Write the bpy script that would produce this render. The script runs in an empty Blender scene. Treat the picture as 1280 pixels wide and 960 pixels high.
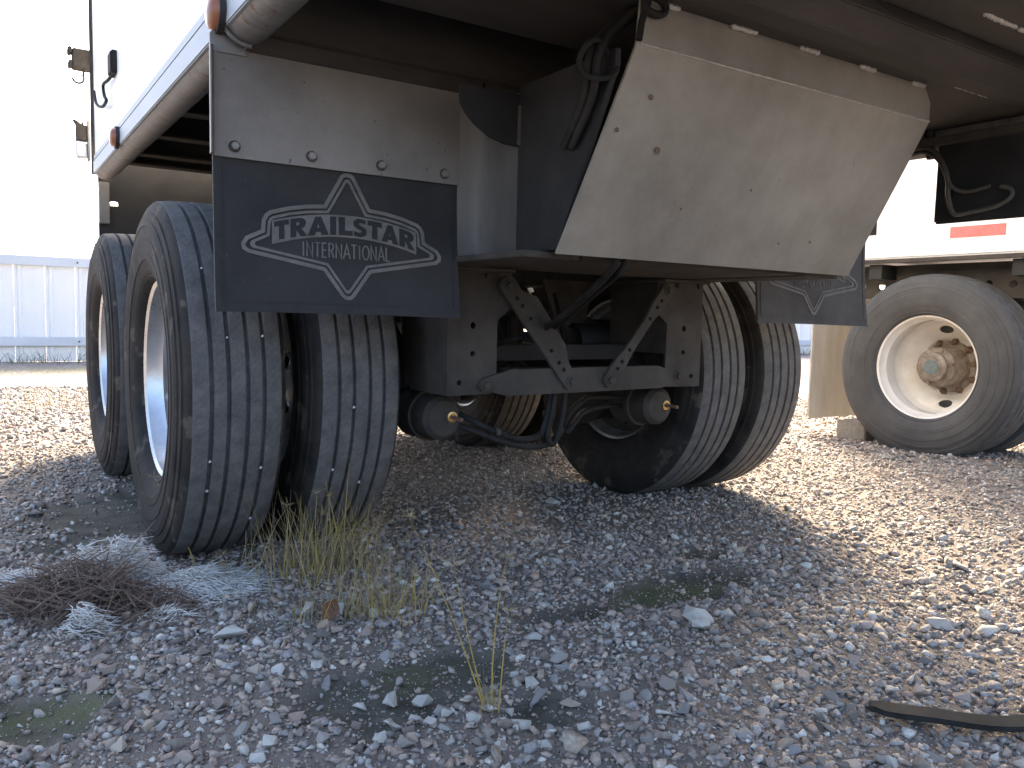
import bpy, bmesh, math, random
import numpy as np
from mathutils import Vector, Matrix, noise
from mathutils.geometry import tessellate_polygon
R = math.radians
S = bpy.context.scene
COL = S.collection
random.seed(7); rng = np.random.default_rng(7)

# ------------------------------------------------------------------ camera
CAM = Vector((-1.547, -2.544, 0.715)); YAW, PITCH, ROLL, FPX = R(33.072), R(4.872), R(1.339), 1002.1
cd = bpy.data.cameras.new('camera'); cam = bpy.data.objects.new('camera', cd); COL.objects.link(cam)
fw = Vector((math.sin(YAW)*math.cos(PITCH), math.cos(YAW)*math.cos(PITCH), -math.sin(PITCH)))
rt = Vector((math.cos(YAW), -math.sin(YAW), 0)); up = rt.cross(fw)
r2 = rt*math.cos(ROLL) + up*math.sin(ROLL); u2 = up*math.cos(ROLL) - rt*math.sin(ROLL)
M = Matrix((r2, u2, -fw)).transposed().to_4x4(); M.translation = CAM
cam.matrix_world = M
cd.sensor_width = 36; cd.lens = FPX/1280*36; cd.clip_start = 0.02; cd.clip_end = 2000
S.camera = cam
S.render.resolution_x, S.render.resolution_y = 1024, 768

# ------------------------------------------------------------------ light
SUN_AZ, SUN_EL = R(37), R(29)          # azimuth from +Y towards +X
SUN_STRENGTH, SUN_ANGLE, SKY, EXPOSURE = 3.2, R(20.0), 0.125, 2.65
w = bpy.data.worlds.new('World'); S.world = w; w.use_nodes = True
wn = w.node_tree; bg = wn.nodes['Background']
sky = wn.nodes.new('ShaderNodeTexSky'); sky.sky_type = 'NISHITA'; sky.sun_disc = False
sky.sun_elevation = SUN_EL; sky.sun_rotation = SUN_AZ; sky.dust_density = 5.0; sky.air_density = 0.75; sky.ozone_density = 1.0
wn.links.new(sky.outputs[0], bg.inputs[0]); bg.inputs[1].default_value = SKY
sl = bpy.data.lights.new('sun', 'SUN'); sl.energy = SUN_STRENGTH; sl.angle = SUN_ANGLE; sl.color = (1.0, 0.83, 0.62)
so = bpy.data.objects.new('sun', sl); COL.objects.link(so)
sd = Vector((math.sin(SUN_AZ)*math.cos(SUN_EL), math.cos(SUN_AZ)*math.cos(SUN_EL), math.sin(SUN_EL)))
so.rotation_euler = sd.to_track_quat('Z', 'Y').to_euler(); so.location = (0, 0, 12)
S.view_settings.view_transform = 'Standard'; S.view_settings.look = 'None'
S.view_settings.gamma = 1; S.view_settings.exposure = EXPOSURE; S.view_settings.use_curve_mapping = False
S.render.engine = 'CYCLES'
S.cycles.max_bounces = 6; S.cycles.diffuse_bounces = 3; S.cycles.glossy_bounces = 2

# ------------------------------------------------------------------ materials
def mat(name, c1, c2=None, scale=6.0, rough=0.7, metal=0.0, bump=0.0, bscale=60.0, specks=None, speck_scale=40, speck_amt=0.6, spec=0.4, stretch=(1, 1, 1), detail=6):
    m = bpy.data.materials.new(name); m.use_nodes = True
    nt = m.node_tree; N = nt.nodes; Lk = nt.links.new
    b = N['Principled BSDF']; b.inputs['Roughness'].default_value = rough; b.inputs['Metallic'].default_value = metal
    b.inputs['Specular IOR Level'].default_value = spec
    tc = N.new('ShaderNodeTexCoord'); mp = N.new('ShaderNodeMapping'); mp.inputs['Scale'].default_value = stretch
    Lk(tc.outputs['Object'], mp.inputs[0])
    col = None
    if c2:
        n = N.new('ShaderNodeTexNoise'); n.inputs['Scale'].default_value = scale; n.inputs['Detail'].default_value = detail; n.inputs['Roughness'].default_value = 0.65
        Lk(mp.outputs[0], n.inputs['Vector'])
        r = N.new('ShaderNodeValToRGB'); r.color_ramp.elements[0].position = 0.33; r.color_ramp.elements[1].position = 0.68
        r.color_ramp.elements[0].color = (*c1, 1); r.color_ramp.elements[1].color = (*c2, 1)
        Lk(n.outputs[0], r.inputs[0]); col = r.outputs[0]
        rr = N.new('ShaderNodeMapRange'); rr.inputs[3].default_value = max(0.05, rough-0.12); rr.inputs[4].default_value = min(1, rough+0.12)
        Lk(n.outputs[0], rr.inputs[0]); Lk(rr.outputs[0], b.inputs['Roughness'])
    if specks:
        n2 = N.new('ShaderNodeTexNoise'); n2.inputs['Scale'].default_value = speck_scale; n2.inputs['Detail'].default_value = 3
        Lk(tc.outputs['Object'], n2.inputs['Vector'])
        r2_ = N.new('ShaderNodeValToRGB'); r2_.color_ramp.elements[0].position = speck_amt; r2_.color_ramp.elements[1].position = speck_amt+0.06
        r2_.color_ramp.elements[0].color = (0, 0, 0, 1); r2_.color_ramp.elements[1].color = (1, 1, 1, 1)
        Lk(n2.outputs[0], r2_.inputs[0])
        mx = N.new('ShaderNodeMix'); mx.data_type = 'RGBA'; Lk(r2_.outputs[0], mx.inputs[0])
        if col: Lk(col, mx.inputs[6])
        else: mx.inputs[6].default_value = (*c1, 1)
        mx.inputs[7].default_value = (*specks, 1); col = mx.outputs[2]
    if col: Lk(col, b.inputs['Base Color'])
    else: b.inputs['Base Color'].default_value = (*c1, 1)
    if bump:
        n3 = N.new('ShaderNodeTexNoise'); n3.inputs['Scale'].default_value = bscale; n3.inputs['Detail'].default_value = 5
        Lk(mp.outputs[0], n3.inputs['Vector'])
        bp = N.new('ShaderNodeBump'); bp.inputs['Strength'].default_value = bump; bp.inputs['Distance'].default_value = 0.004
        Lk(n3.outputs[0], bp.inputs['Height']); Lk(bp.outputs[0], b.inputs['Normal'])
    return m

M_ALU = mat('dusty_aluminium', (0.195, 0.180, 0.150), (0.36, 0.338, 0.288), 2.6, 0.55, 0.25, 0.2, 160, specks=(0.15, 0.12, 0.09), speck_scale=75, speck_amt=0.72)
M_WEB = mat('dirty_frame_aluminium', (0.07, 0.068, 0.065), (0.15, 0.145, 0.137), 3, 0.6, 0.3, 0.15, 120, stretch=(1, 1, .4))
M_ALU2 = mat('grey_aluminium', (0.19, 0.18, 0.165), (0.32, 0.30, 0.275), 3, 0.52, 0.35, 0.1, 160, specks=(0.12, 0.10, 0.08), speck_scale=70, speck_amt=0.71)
M_FRAME = mat('dusty_frame_steel', (0.046, 0.041, 0.036), (0.092, 0.082, 0.070), 7, 0.78, 0.1, 0.25, 120, spec=.2)
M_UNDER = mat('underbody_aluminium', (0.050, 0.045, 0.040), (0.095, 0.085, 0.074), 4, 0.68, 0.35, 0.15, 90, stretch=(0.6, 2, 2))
M_DARK = mat('black_and_shaded_steel', (0.013, 0.013, 0.014), (0.030, 0.029, 0.028), 9, 0.65, 0.0, 0.15, 90)
M_HOSE = mat('black_hose_rubber', (0.012, 0.012, 0.012), (0.035, 0.032, 0.029), 20, 0.7, spec=.2)
M_FLAP = mat('mudflap_rubber', (0.020, 0.0205, 0.021), (0.040, 0.040, 0.040), 7, 0.72, 0, 0.2, 120, specks=(0.07, 0.07, 0.07), speck_scale=90, speck_amt=0.70)
M_FLAPLIT = mat('bounce_lit_mudflap_rubber', (0.055, 0.053, 0.050), (0.095, 0.091, 0.084), 7, 0.8, 0, 0.2, 120)  # paler copy of the flap rubber: right flap's bounce light put into the colour
M_EMB = mat('emblem_rubber_grey', (0.12, 0.115, 0.108), (0.19, 0.18, 0.165), 30, 0.75)
M_EMBD = mat('emblem_rubber_black', (0.018, 0.02, 0.022), (0.03, 0.03, 0.032), 30, 0.75)
M_TREAD = mat('tyre_tread', (0.085, 0.083, 0.080), (0.16, 0.152, 0.142), 22, 0.85, 0, 0.5, 160, specks=(0.15, 0.145, 0.135), speck_scale=120, speck_amt=0.70)
def _sipes(m, amt):
    nt = m.node_tree; N = nt.nodes; Lk = nt.links.new; b = N['Principled BSDF']
    tc = N.new('ShaderNodeTexCoord'); sp = N.new('ShaderNodeSeparateXYZ'); Lk(tc.outputs['Object'], sp.inputs[0])
    at = N.new('ShaderNodeMath'); at.operation = 'ARCTAN2'; Lk(sp.outputs[2], at.inputs[0]); Lk(sp.outputs[1], at.inputs[1])
    cb = N.new('ShaderNodeCombineXYZ'); ax = N.new('ShaderNodeMath'); ax.operation = 'MULTIPLY'; ax.inputs[1].default_value = 1.0; Lk(sp.outputs[0], ax.inputs[0])
    am = N.new('ShaderNodeMath'); am.operation = 'MULTIPLY'; am.inputs[1].default_value = .52; Lk(at.outputs[0], am.inputs[0])
    Lk(ax.outputs[0], cb.inputs[0]); Lk(am.outputs[0], cb.inputs[1])
    wv = N.new('ShaderNodeTexWave'); wv.bands_direction = 'DIAGONAL'; wv.inputs['Scale'].default_value = 30; wv.inputs['Distortion'].default_value = 9; wv.inputs['Detail'].default_value = 3; wv.inputs['Detail Scale'].default_value = 2.2
    Lk(cb.outputs[0], wv.inputs['Vector'])
    rp = N.new('ShaderNodeValToRGB'); rp.color_ramp.elements[0].position = .05; rp.color_ramp.elements[1].position = .22; Lk(wv.outputs[0], rp.inputs[0])
    old = b.inputs['Normal'].links[0].from_socket
    bp = N.new('ShaderNodeBump'); bp.inputs['Strength'].default_value = amt; bp.inputs['Distance'].default_value = .003; Lk(rp.outputs[0], bp.inputs['Height']); Lk(old, bp.inputs['Normal']); Lk(bp.outputs[0], b.inputs['Normal'])
    cs = b.inputs['Base Color'].links[0].from_socket; mx = N.new('ShaderNodeMix'); mx.data_type = 'RGBA'; mx.blend_type = 'MULTIPLY'; mx.inputs[0].default_value = .16
    Lk(cs, mx.inputs[6]); Lk(rp.outputs[0], mx.inputs[7]); Lk(mx.outputs[2], b.inputs['Base Color'])
_sipes(M_TREAD, .22)
M_SIDE = mat('tyre_sidewall', (0.014, 0.014, 0.014), (0.050, 0.043, 0.036), 7, 0.75, 0, 0.6, 60, specks=(.085, .072, .058), speck_scale=13, speck_amt=.60, spec=.2)
M_SIDE2 = mat('grey_tyre_sidewall', (0.046, 0.046, 0.047), (0.085, 0.083, 0.079), 5, 0.66, 0, 0.2, 90)
M_RIM = mat('polished_rim', (0.50, 0.51, 0.52), (0.66, 0.66, 0.66), 10, 0.30, 0.75, 0.1, 90, specks=(0.06, 0.06, 0.06), speck_scale=28, speck_amt=0.72)
M_RIMW = mat('white_painted_rim', (0.70, 0.65, 0.57), (0.83, 0.80, 0.74), 7, 0.5, 0, 0.08, 60)
M_RUST = mat('rusty_steel', (0.12, 0.065, 0.04), (0.24, 0.17, 0.12), 40, 0.8, 0.1, 0.4, 200)
M_CAPW = mat('teal_grey_hub_window', (.10, .13, .13), (.20, .23, .22), 60, .35)
M_HUB = mat('greasy_hub', (0.15, 0.11, 0.08), (0.36, 0.31, 0.26), 26, 0.6, 0.3)
M_WHITE = mat('white_paint', (0.80, 0.80, 0.79), (0.84, 0.84, 0.83), 3, 0.45)
M_RAILP = mat('chipped_silver_rail', (0.15, 0.15, 0.15), (0.26, 0.255, 0.25), 9, 0.55, 0.3, 0.2, 70, specks=(0.16, 0.09, 0.045), speck_scale=30, speck_amt=0.62, stretch=(1, 3, 1))
M_BOARD = mat('pale_blue_grey_aluminium', (.36, .40, .43), (.44, .47, .50), 5, .5, .2)
M_AMBER = mat('amber_lens', (0.28, 0.11, 0.06), None, rough=0.25)
M_FENCE = mat('white_sheet_metal', (0.72, 0.74, 0.74), (0.80, 0.81, 0.80), 1.5, 0.5, stretch=(4, 1, 0.3))
M_FRAIL = mat('grey_fence_rail', (0.50, 0.55, 0.60), (0.58, 0.62, 0.66), 2, 0.5)
M_REDT = mat('red_reflective_tape', (0.66, 0.13, 0.12), (0.74, 0.18, 0.16), 40, 0.4)
M_BRASS = mat('brass_fitting', (0.62, 0.43, 0.18), None, rough=0.3, metal=0.9)
M_WELD = mat('weld_bead', (0.42, 0.40, 0.37), (0.58, 0.56, 0.52), 60, 0.45, 0.5, 0.5, 200)
M_CREAM = mat('beige_rubber_flap', (0.42, 0.38, 0.31), (0.58, 0.53, 0.45), 5, 0.7, 0, 0.2, 60, stretch=(2, 2, 0.3))
M_WOOD = mat('weathered_block', (0.20, 0.18, 0.15), (0.34, 0.30, 0.25), 10, 0.8, stretch=(1, 6, 6))
M_STRAW = mat('dry_straw', (0.24, 0.17, 0.085), (0.44, 0.35, 0.18), 30, 0.8)
M_GREEN = mat('green_stem', (0.32, 0.22, 0.055), (0.50, 0.36, 0.10), 30, 0.8)
M_TWIG = mat('brown_twig', (0.12, 0.078, 0.058), (0.24, 0.175, 0.135), 50, 0.85)
M_FLUFF = mat('white_fluff', (0.55, 0.52, 0.47), (0.80, 0.78, 0.73), 25, 0.85)
M_LEAF = mat('brown_leaf', (0.16, 0.075, 0.04), (0.24, 0.125, 0.07), 60, 0.7)

# stone material reads a per-stone colour
M_STONE = bpy.data.materials.new('crushed_stone'); M_STONE.use_nodes = True
def _stone():
    nt = M_STONE.node_tree; N = nt.nodes; Lk = nt.links.new; b = N['Principled BSDF']
    a = N.new('ShaderNodeAttribute'); a.attribute_name = 'col'
    tc = N.new('ShaderNodeTexCoord'); n = N.new('ShaderNodeTexNoise'); n.inputs['Scale'].default_value = 140; n.inputs['Detail'].default_value = 4
    Lk(tc.outputs['Object'], n.inputs['Vector'])
    mr = N.new('ShaderNodeMapRange'); mr.inputs[1].default_value = 0.3; mr.inputs[2].default_value = 0.7; mr.inputs[3].default_value = 0.72; mr.inputs[4].default_value = 1.22
    Lk(n.outputs[0], mr.inputs[0])
    mx = N.new('ShaderNodeMix'); mx.data_type = 'RGBA'; mx.blend_type = 'MULTIPLY'; mx.inputs[0].default_value = 1
    Lk(a.outputs['Color'], mx.inputs[6]); Lk(mr.outputs[0], mx.inputs[7]); Lk(mx.outputs[2], b.inputs['Base Color'])
    bp = N.new('ShaderNodeBump'); bp.inputs['Strength'].default_value = 0.45; bp.inputs['Distance'].default_value = 0.002
    Lk(n.outputs[0], bp.inputs['Height']); Lk(bp.outputs[0], b.inputs['Normal'])
    b.inputs['Roughness'].default_value = 0.85; b.inputs['Specular IOR Level'].default_value = 0.25
_stone()
M_GROUND = bpy.data.materials.new('gravelly_soil'); M_GROUND.use_nodes = True
def _ground():
    nt = M_GROUND.node_tree; N = nt.nodes; Lk = nt.links.new; b = N['Principled BSDF']
    tc = N.new('ShaderNodeTexCoord')
    a = N.new('ShaderNodeAttribute'); a.attribute_name = 'mud'
    sep = N.new('ShaderNodeSeparateColor'); Lk(a.outputs['Color'], sep.inputs[0])
    v = N.new('ShaderNodeTexVoronoi'); v.inputs['Scale'].default_value = 42; Lk(tc.outputs['Object'], v.inputs['Vector'])
    r = N.new('ShaderNodeValToRGB'); cs = [(0, (.15, .135, .125)), (.3, (.27, .235, .215)), (.6, (.36, .31, .28)), (.85, (.31, .29, .28)), (1, (.50, .47, .44))]
    while len(r.color_ramp.elements) < len(cs): r.color_ramp.elements.new(0.5)
    for e, (p, c) in zip(r.color_ramp.elements, cs): e.position = p; e.color = (*c, 1)
    sc = N.new('ShaderNodeSeparateColor'); Lk(v.outputs['Color'], sc.inputs[0]); Lk(sc.outputs[0], r.inputs[0])
    n = N.new('ShaderNodeTexNoise'); n.inputs['Scale'].default_value = 14; n.inputs['Detail'].default_value = 8; Lk(tc.outputs['Object'], n.inputs['Vector'])
    r2_ = N.new('ShaderNodeValToRGB'); r2_.color_ramp.elements[0].position = .3; r2_.color_ramp.elements[1].position = .7
    r2_.color_ramp.elements[0].color = (.068, .066, .050, 1); r2_.color_ramp.elements[1].color = (.135, .130, .105, 1); Lk(n.outputs[0], r2_.inputs[0])
    # gravel colour beyond the built stones, dark soil between the built ones
    m0 = N.new('ShaderNodeMix'); m0.data_type = 'RGBA'; Lk(sep.outputs[1], m0.inputs[0]); m0.inputs[6].default_value = (.20, .172, .145, 1); Lk(r.outputs[0], m0.inputs[7])
    m1 = N.new('ShaderNodeMix'); m1.data_type = 'RGBA'; Lk(sep.outputs[0], m1.inputs[0]); Lk(m0.outputs[2], m1.inputs[6]); Lk(r2_.outputs[0], m1.inputs[7])
    m2 = N.new('ShaderNodeMix'); m2.data_type = 'RGBA'; Lk(sep.outputs[2], m2.inputs[0]); Lk(m1.outputs[2], m2.inputs[6]); m2.inputs[7].default_value = (.13, .15, .05, 1)
    Lk(m2.outputs[2], b.inputs['Base Color']); b.inputs['Roughness'].default_value = .95; b.inputs['Specular IOR Level'].default_value = .1
    v2 = N.new('ShaderNodeTexVoronoi'); v2.feature = 'DISTANCE_TO_EDGE'; v2.inputs['Scale'].default_value = 7; v2.inputs['Randomness'].default_value = 1
    wn_ = N.new('ShaderNodeTexNoise'); wn_.inputs['Scale'].default_value = 9; wn_.inputs['Detail'].default_value = 5; Lk(tc.outputs['Object'], wn_.inputs['Vector'])
    wm = N.new('ShaderNodeMix'); wm.data_type = 'VECTOR'; wm.inputs[0].default_value = .12; Lk(tc.outputs['Object'], wm.inputs[4]); Lk(wn_.outputs['Color'], wm.inputs[5]); Lk(wm.outputs[1], v2.inputs['Vector'])
    cr = N.new('ShaderNodeMapRange'); cr.inputs[1].default_value = 0; cr.inputs[2].default_value = .03; cr.inputs[3].default_value = 0; cr.inputs[4].default_value = 1; Lk(v2.outputs[0], cr.inputs[0])
    fg = N.new('ShaderNodeTexNoise'); fg.inputs['Scale'].default_value = 170; fg.inputs['Detail'].default_value = 4; Lk(tc.outputs['Object'], fg.inputs['Vector'])
    b0 = N.new('ShaderNodeBump'); b0.inputs['Strength'].default_value = .9; b0.inputs['Distance'].default_value = .004; Lk(fg.outputs[0], b0.inputs['Height'])
    b1 = N.new('ShaderNodeBump'); b1.inputs['Strength'].default_value = .45; b1.inputs['Distance'].default_value = .006; Lk(cr.outputs[0], b1.inputs['Height']); Lk(b0.outputs[0], b1.inputs['Normal'])
    ad = N.new('ShaderNodeMath'); ad.operation = 'MULTIPLY_ADD'; Lk(v.outputs['Distance'], ad.inputs[0]); Lk(sep.outputs[1], ad.inputs[1]); Lk(n.outputs[0], ad.inputs[2])
    bp = N.new('ShaderNodeBump'); bp.inputs['Strength'].default_value = .7; bp.inputs['Distance'].default_value = .012; Lk(ad.outputs[0], bp.inputs['Height']); Lk(b1.outputs[0], bp.inputs['Normal']); Lk(bp.outputs[0], b.inputs['Normal'])
_ground()

# ------------------------------------------------------------------ mesh helpers
class MB:
    def __init__(s): s.v = []; s.f = []; s.mi = []
    def add(s, vs, fs, mi=0):
        o = len(s.v); s.v += [tuple(x) for x in vs]; s.f += [tuple(i+o for i in f) for f in fs]; s.mi += [mi]*len(fs); return s
    def box(s, x0, x1, y0, y1, z0, z1, mi=0):
        x0, x1 = sorted((x0, x1)); y0, y1 = sorted((y0, y1)); z0, z1 = sorted((z0, z1))
        return s.add([(x0,y0,z0),(x1,y0,z0),(x1,y1,z0),(x0,y1,z0),(x0,y0,z1),(x1,y0,z1),(x1,y1,z1),(x0,y1,z1)],
                     [(0,3,2,1),(4,5,6,7),(0,1,5,4),(1,2,6,5),(2,3,7,6),(3,0,4,7)], mi)
    def extr(s, poly, fn, d0, d1, holes=(), mi=0):
        """prism: 2-D outline (with holes) placed by fn(u, v, d), between d0 and d1"""
        loops = [list(poly)] + [list(h) for h in holes]
        flat = [p for l in loops for p in l]; n = len(flat)
        tris = tessellate_polygon([[Vector((a, b, 0)) for a, b in l] for l in loops])
        vs = [fn(a, b, d0) for a, b in flat] + [fn(a, b, d1) for a, b in flat]
        fs = [tuple(t) for t in tris] + [tuple(i+n for i in reversed(t)) for t in tris]
        o = 0
        for l in loops:
            k = len(l)
            for i in range(k):
                j = (i+1) % k; fs.append((o+i, o+j, o+j+n, o+i+n))
            o += k
        return s.add(vs, fs, mi)
    def tube(s, pts, r, n=8, cap=True, mi=0, closed=False):
        pts = [Vector(p) for p in pts]; k = len(pts)
        rs = r if isinstance(r, (list, tuple)) else [r]*k
        vs = []; prev = None
        for i, p in enumerate(pts):
            a = pts[i-1] if (i > 0 or closed) else pts[i]; b = pts[(i+1) % k] if (i < k-1 or closed) else pts[i]
            t = (b-a).normalized()
            if prev is None:
                prev = t.orthogonal().normalized()
            u = (prev - t*prev.dot(t)); u = u.normalized() if u.length > 1e-6 else t.orthogonal().normalized(); prev = u; w_ = t.cross(u)
            for j in range(n):
                th = 2*math.pi*j/n; vs.append(p + (u*math.cos(th)+w_*math.sin(th))*rs[i])
        fs = []
        for i in range(k if closed else k-1):
            a = i*n; b = ((i+1) % k)*n
            for j in range(n): fs.append((a+j, a+(j+1) % n, b+(j+1) % n, b+j))
        if cap and not closed:
            fs.append(tuple(reversed(range(n)))); fs.append(tuple(range((k-1)*n, k*n)))
        return s.add(vs, fs, mi)
    def lathe(s, prof, n=48, o=(0, 0, 0), axis='X', mi=0, mis=None, closed=False):
        """prof: (distance along axis, radius)"""
        vs = []
        for a, r in prof:
            for j in range(n):
                th = 2*math.pi*j/n; c, d = r*math.cos(th), r*math.sin(th)
                vs.append((o[0]+a, o[1]+c, o[2]+d) if axis == 'X' else ((o[0]+c, o[1]+a, o[2]+d) if axis == 'Y' else (o[0]+c, o[1]+d, o[2]+a)))
        k = len(prof); off = len(s.v); s.v += vs
        for i in range(k if closed else k-1):
            i2 = (i+1) % k
            for j in range(n):
                j2 = (j+1) % n
                s.f.append((off+i*n+j, off+i*n+j2, off+i2*n+j2, off+i2*n+j)); s.mi.append(mis[i] if mis else mi)
        return s
    def mesh(s, name, mats, smooth=None, bevel=0):
        me = bpy.data.meshes.new(name); me.from_pydata(s.v, [], s.f)
        for m in (mats if isinstance(mats, (list, tuple)) else [mats]): me.materials.append(m)
        me.polygons.foreach_set('material_index', s.mi)
        bm = bmesh.new(); bm.from_mesh(me)
        bmesh.ops.remove_doubles(bm, verts=bm.verts, dist=1e-6)
        bmesh.ops.recalc_face_normals(bm, faces=bm.faces)
        if bevel:
            es = [e for e in bm.edges if len(e.link_faces) == 2 and e.calc_face_angle(0) > 0.6]
            bmesh.ops.bevel(bm, geom=es, offset=bevel, segments=2, affect='EDGES', clamp_overlap=True)
        bm.to_mesh(me); bm.free()
        if smooth is not None:
            me.polygons.foreach_set('use_smooth', [True]*len(me.polygons)); me.set_sharp_from_angle(angle=R(smooth))
        return me
    def build(s, name, mats, parent=None, smooth=None, bevel=0):
        return link(name, s.mesh(name, mats, smooth, bevel), parent)
def link(name, data, parent=None, loc=None):
    o = bpy.data.objects.new(name, data); COL.objects.link(o)
    if parent: o.parent = parent
    if loc: o.location = loc
    return o
def tag(o, label=None, cat=None, group=None, kind=None):
    if label: o['label'] = label
    if cat: o['category'] = cat
    if group: o['group'] = group
    if kind: o['kind'] = kind
    return o
def XZ(y_dir=1): return lambda u, v, d: (u, d, v)      # outline in the x-z plane, depth along y
YZ = lambda u, v, d: (d, u, v)
XY = lambda u, v, d: (u, v, d)
def circ(cx, cy, r, n=12, ry=None): return [(cx+r*math.cos(2*math.pi*i/n), cy+(ry or r)*math.sin(2*math.pi*i/n)) for i in range(n)]
def spline(pts, sub=6):
    P = [Vector(p) for p in pts]; out = []
    for i in range(len(P)-1):
        p0, p1, p2, p3 = P[max(i-1, 0)], P[i], P[i+1], P[min(i+2, len(P)-1)]
        for k in range(sub):
            t = k/sub
            out.append(0.5*((2*p1)+(p2-p0)*t+(2*p0-5*p1+4*p2-p3)*t*t+(3*p1-p0-3*p2+p3)*t**3))
    out.append(P[-1]); return out
def copy_tree(o, parent=None):
    c = o.copy(); COL.objects.link(c); c.parent = parent
    for ch in o.children:
        copy_tree(ch, c)
    return c
def hexbolt(mb, x, y, z, r=0.011, h=0.010, washer=True, mi=0):
    """bolt head facing -Y"""
    if washer: mb.lathe([(0, 0.0001), (-0.003, 0.0001), (-0.003, r*1.5), (0, r*1.5)], 14, (x, y, z), 'Y', mi)
    mb.lathe([(-0.003, r), (-0.003-h, r*0.97), (-0.0045-h, r*0.75), (-0.0045-h, 0.0001)], 6, (x, y, z), 'Y', mi)

# ------------------------------------------------------------------ ground
def sm(a, b, x): t = min(1, max(0, (x-a)/(b-a))); return t*t*(3-2*t)
MUD = [(-.95, -1.20, .20, .13, 1.0), (-.80, -1.20, .16, .10, 1.0), (-1.20, .50, .26, .42, .85), (-1.50, -1.0, .12, .10, .9), (-.72, -1.42, .12, .10, .7),
       (0.02, -1.02, .34, .13, .8), (-.35, -1.05, .2, .06, .7), (.25, -.85, .4, .12, .45), (1.1, -.3, .5, .3, .35), (-1.35, .1, .2, .2, .6), (-1.0, -1.30, .08, .12, .8)]
MOSS = [(-.05, -1.02, .25, .10, .6), (-.9, -1.15, .2, .1, .45), (-1.45, -.95, .2, .1, .5), (.6, -.75, .25, .08, .4), (.9, -.35, .3, .1, .35), (.27, -1.42, .07, .035, 1.0), (.40, -1.45, .10, .03, .7), (.05, -1.05, .2, .06, .5), (-1.3, 4.2, .35, .5, .45), (-.8, 7.8, 6, .7, .85), (-1.75, 3.2, .25, .25, .9), (-1.1, .55, .15, .2, .4)]
def blob(L, x, y):
    s_ = 0
    for cx, cy, sx, sy, a in L:
        q = ((x-cx)/sx)**2+((y-cy)/sy)**2
        if q < 9: s_ = max(s_, a*math.exp(-q*0.9))
    return s_
def mudf(x, y):
    n = noise.noise((x*2.3, y*2.3, 3.1))*.5+noise.noise((x*7, y*7, 1.3))*.5+noise.noise((x*19, y*19, 2.3))*.45
    return sm(.30, .62, blob(MUD, x, y)*(1.0+.55*n)+.10*n)
def mossf(x, y):
    n = noise.noise((x*4.3, y*4.3, 8.1))*.5+noise.noise((x*14, y*14, 5.3))*.5
    return sm(.25, .7, blob(MOSS, x, y)*(1.0+.9*n))
def height(x, y):
    h = noise.noise((x*1.1, y*1.1, 0.2))*.018+noise.noise((x*3.7, y*3.7, 4.2))*.008+noise.noise((x*11, y*11, 9.2))*.0035
    h += .028*math.exp(-(((x+.05)/.35)**2+((y+1.42)/.16)**2))+.02*math.exp(-(((x+.95)/.25)**2+((y+.95)/.08)**2))
    h -= .016*mudf(x, y)
    d = math.hypot(x, y-1); h *= 1-sm(9, 14, d)
    for cx in (-1.034, -.708, .708, 1.034):
        for cy in (0, 1.281):
            q = ((x-cx)/.17)**2+((y-cy)/.2)**2
            if q < 4: h = h*(1-math.exp(-q*q*.8)) if h > 0 else h
    return h
def axis_coords(a, b, step, far):
    c = list(np.arange(a, b+1e-6, step)); d = step; x = a
    lo = []
    while x > -far: d *= 1.35; x -= d; lo.append(x)
    d = step; x = b; hi = []
    while x < far: d *= 1.35; x += d; hi.append(x)
    return np.array(lo[::-1]+c+hi)
def make_ground():
    xs = axis_coords(-3.2, 4.2, .03, 260); ys = axis_coords(-3.0, 4.5, .03, 260)
    nx, ny = len(xs), len(ys); V = np.zeros((nx*ny, 3)); C = np.zeros((nx*ny, 4)); C[:, 3] = 1
    k = 0
    for y in ys:
        for x in xs:
            near = abs(x) < 15 and abs(y) < 15
            if near:
                m = mudf(x, y); V[k] = (x, y, height(x, y)); C[k, 0] = m; C[k, 2] = mossf(x, y)*.5
            else: V[k] = (x, y, 0)
            C[k, 1] = sm(4.0, 7.0, math.hypot(x-CAM.x, y-CAM.y)); k += 1
    i, j = np.meshgrid(np.arange(nx-1), np.arange(ny-1)); a = (j*nx+i).ravel()
    F = np.stack([a, a+1, a+1+nx, a+nx], 1)
    me = bpy.data.meshes.new('ground'); me.from_pydata(V.tolist(), [], F.tolist()); me.materials.append(M_GROUND)
    at = me.color_attributes.new('mud', 'FLOAT_COLOR', 'POINT'); at.data.foreach_set('color', C.ravel())
    me.polygons.foreach_set('use_smooth', [True]*len(me.polygons))
    return tag(link('ground', me), 'grey and brown crushed stone yard with muddy patches', None, None, 'structure')
ground = make_ground()

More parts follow.
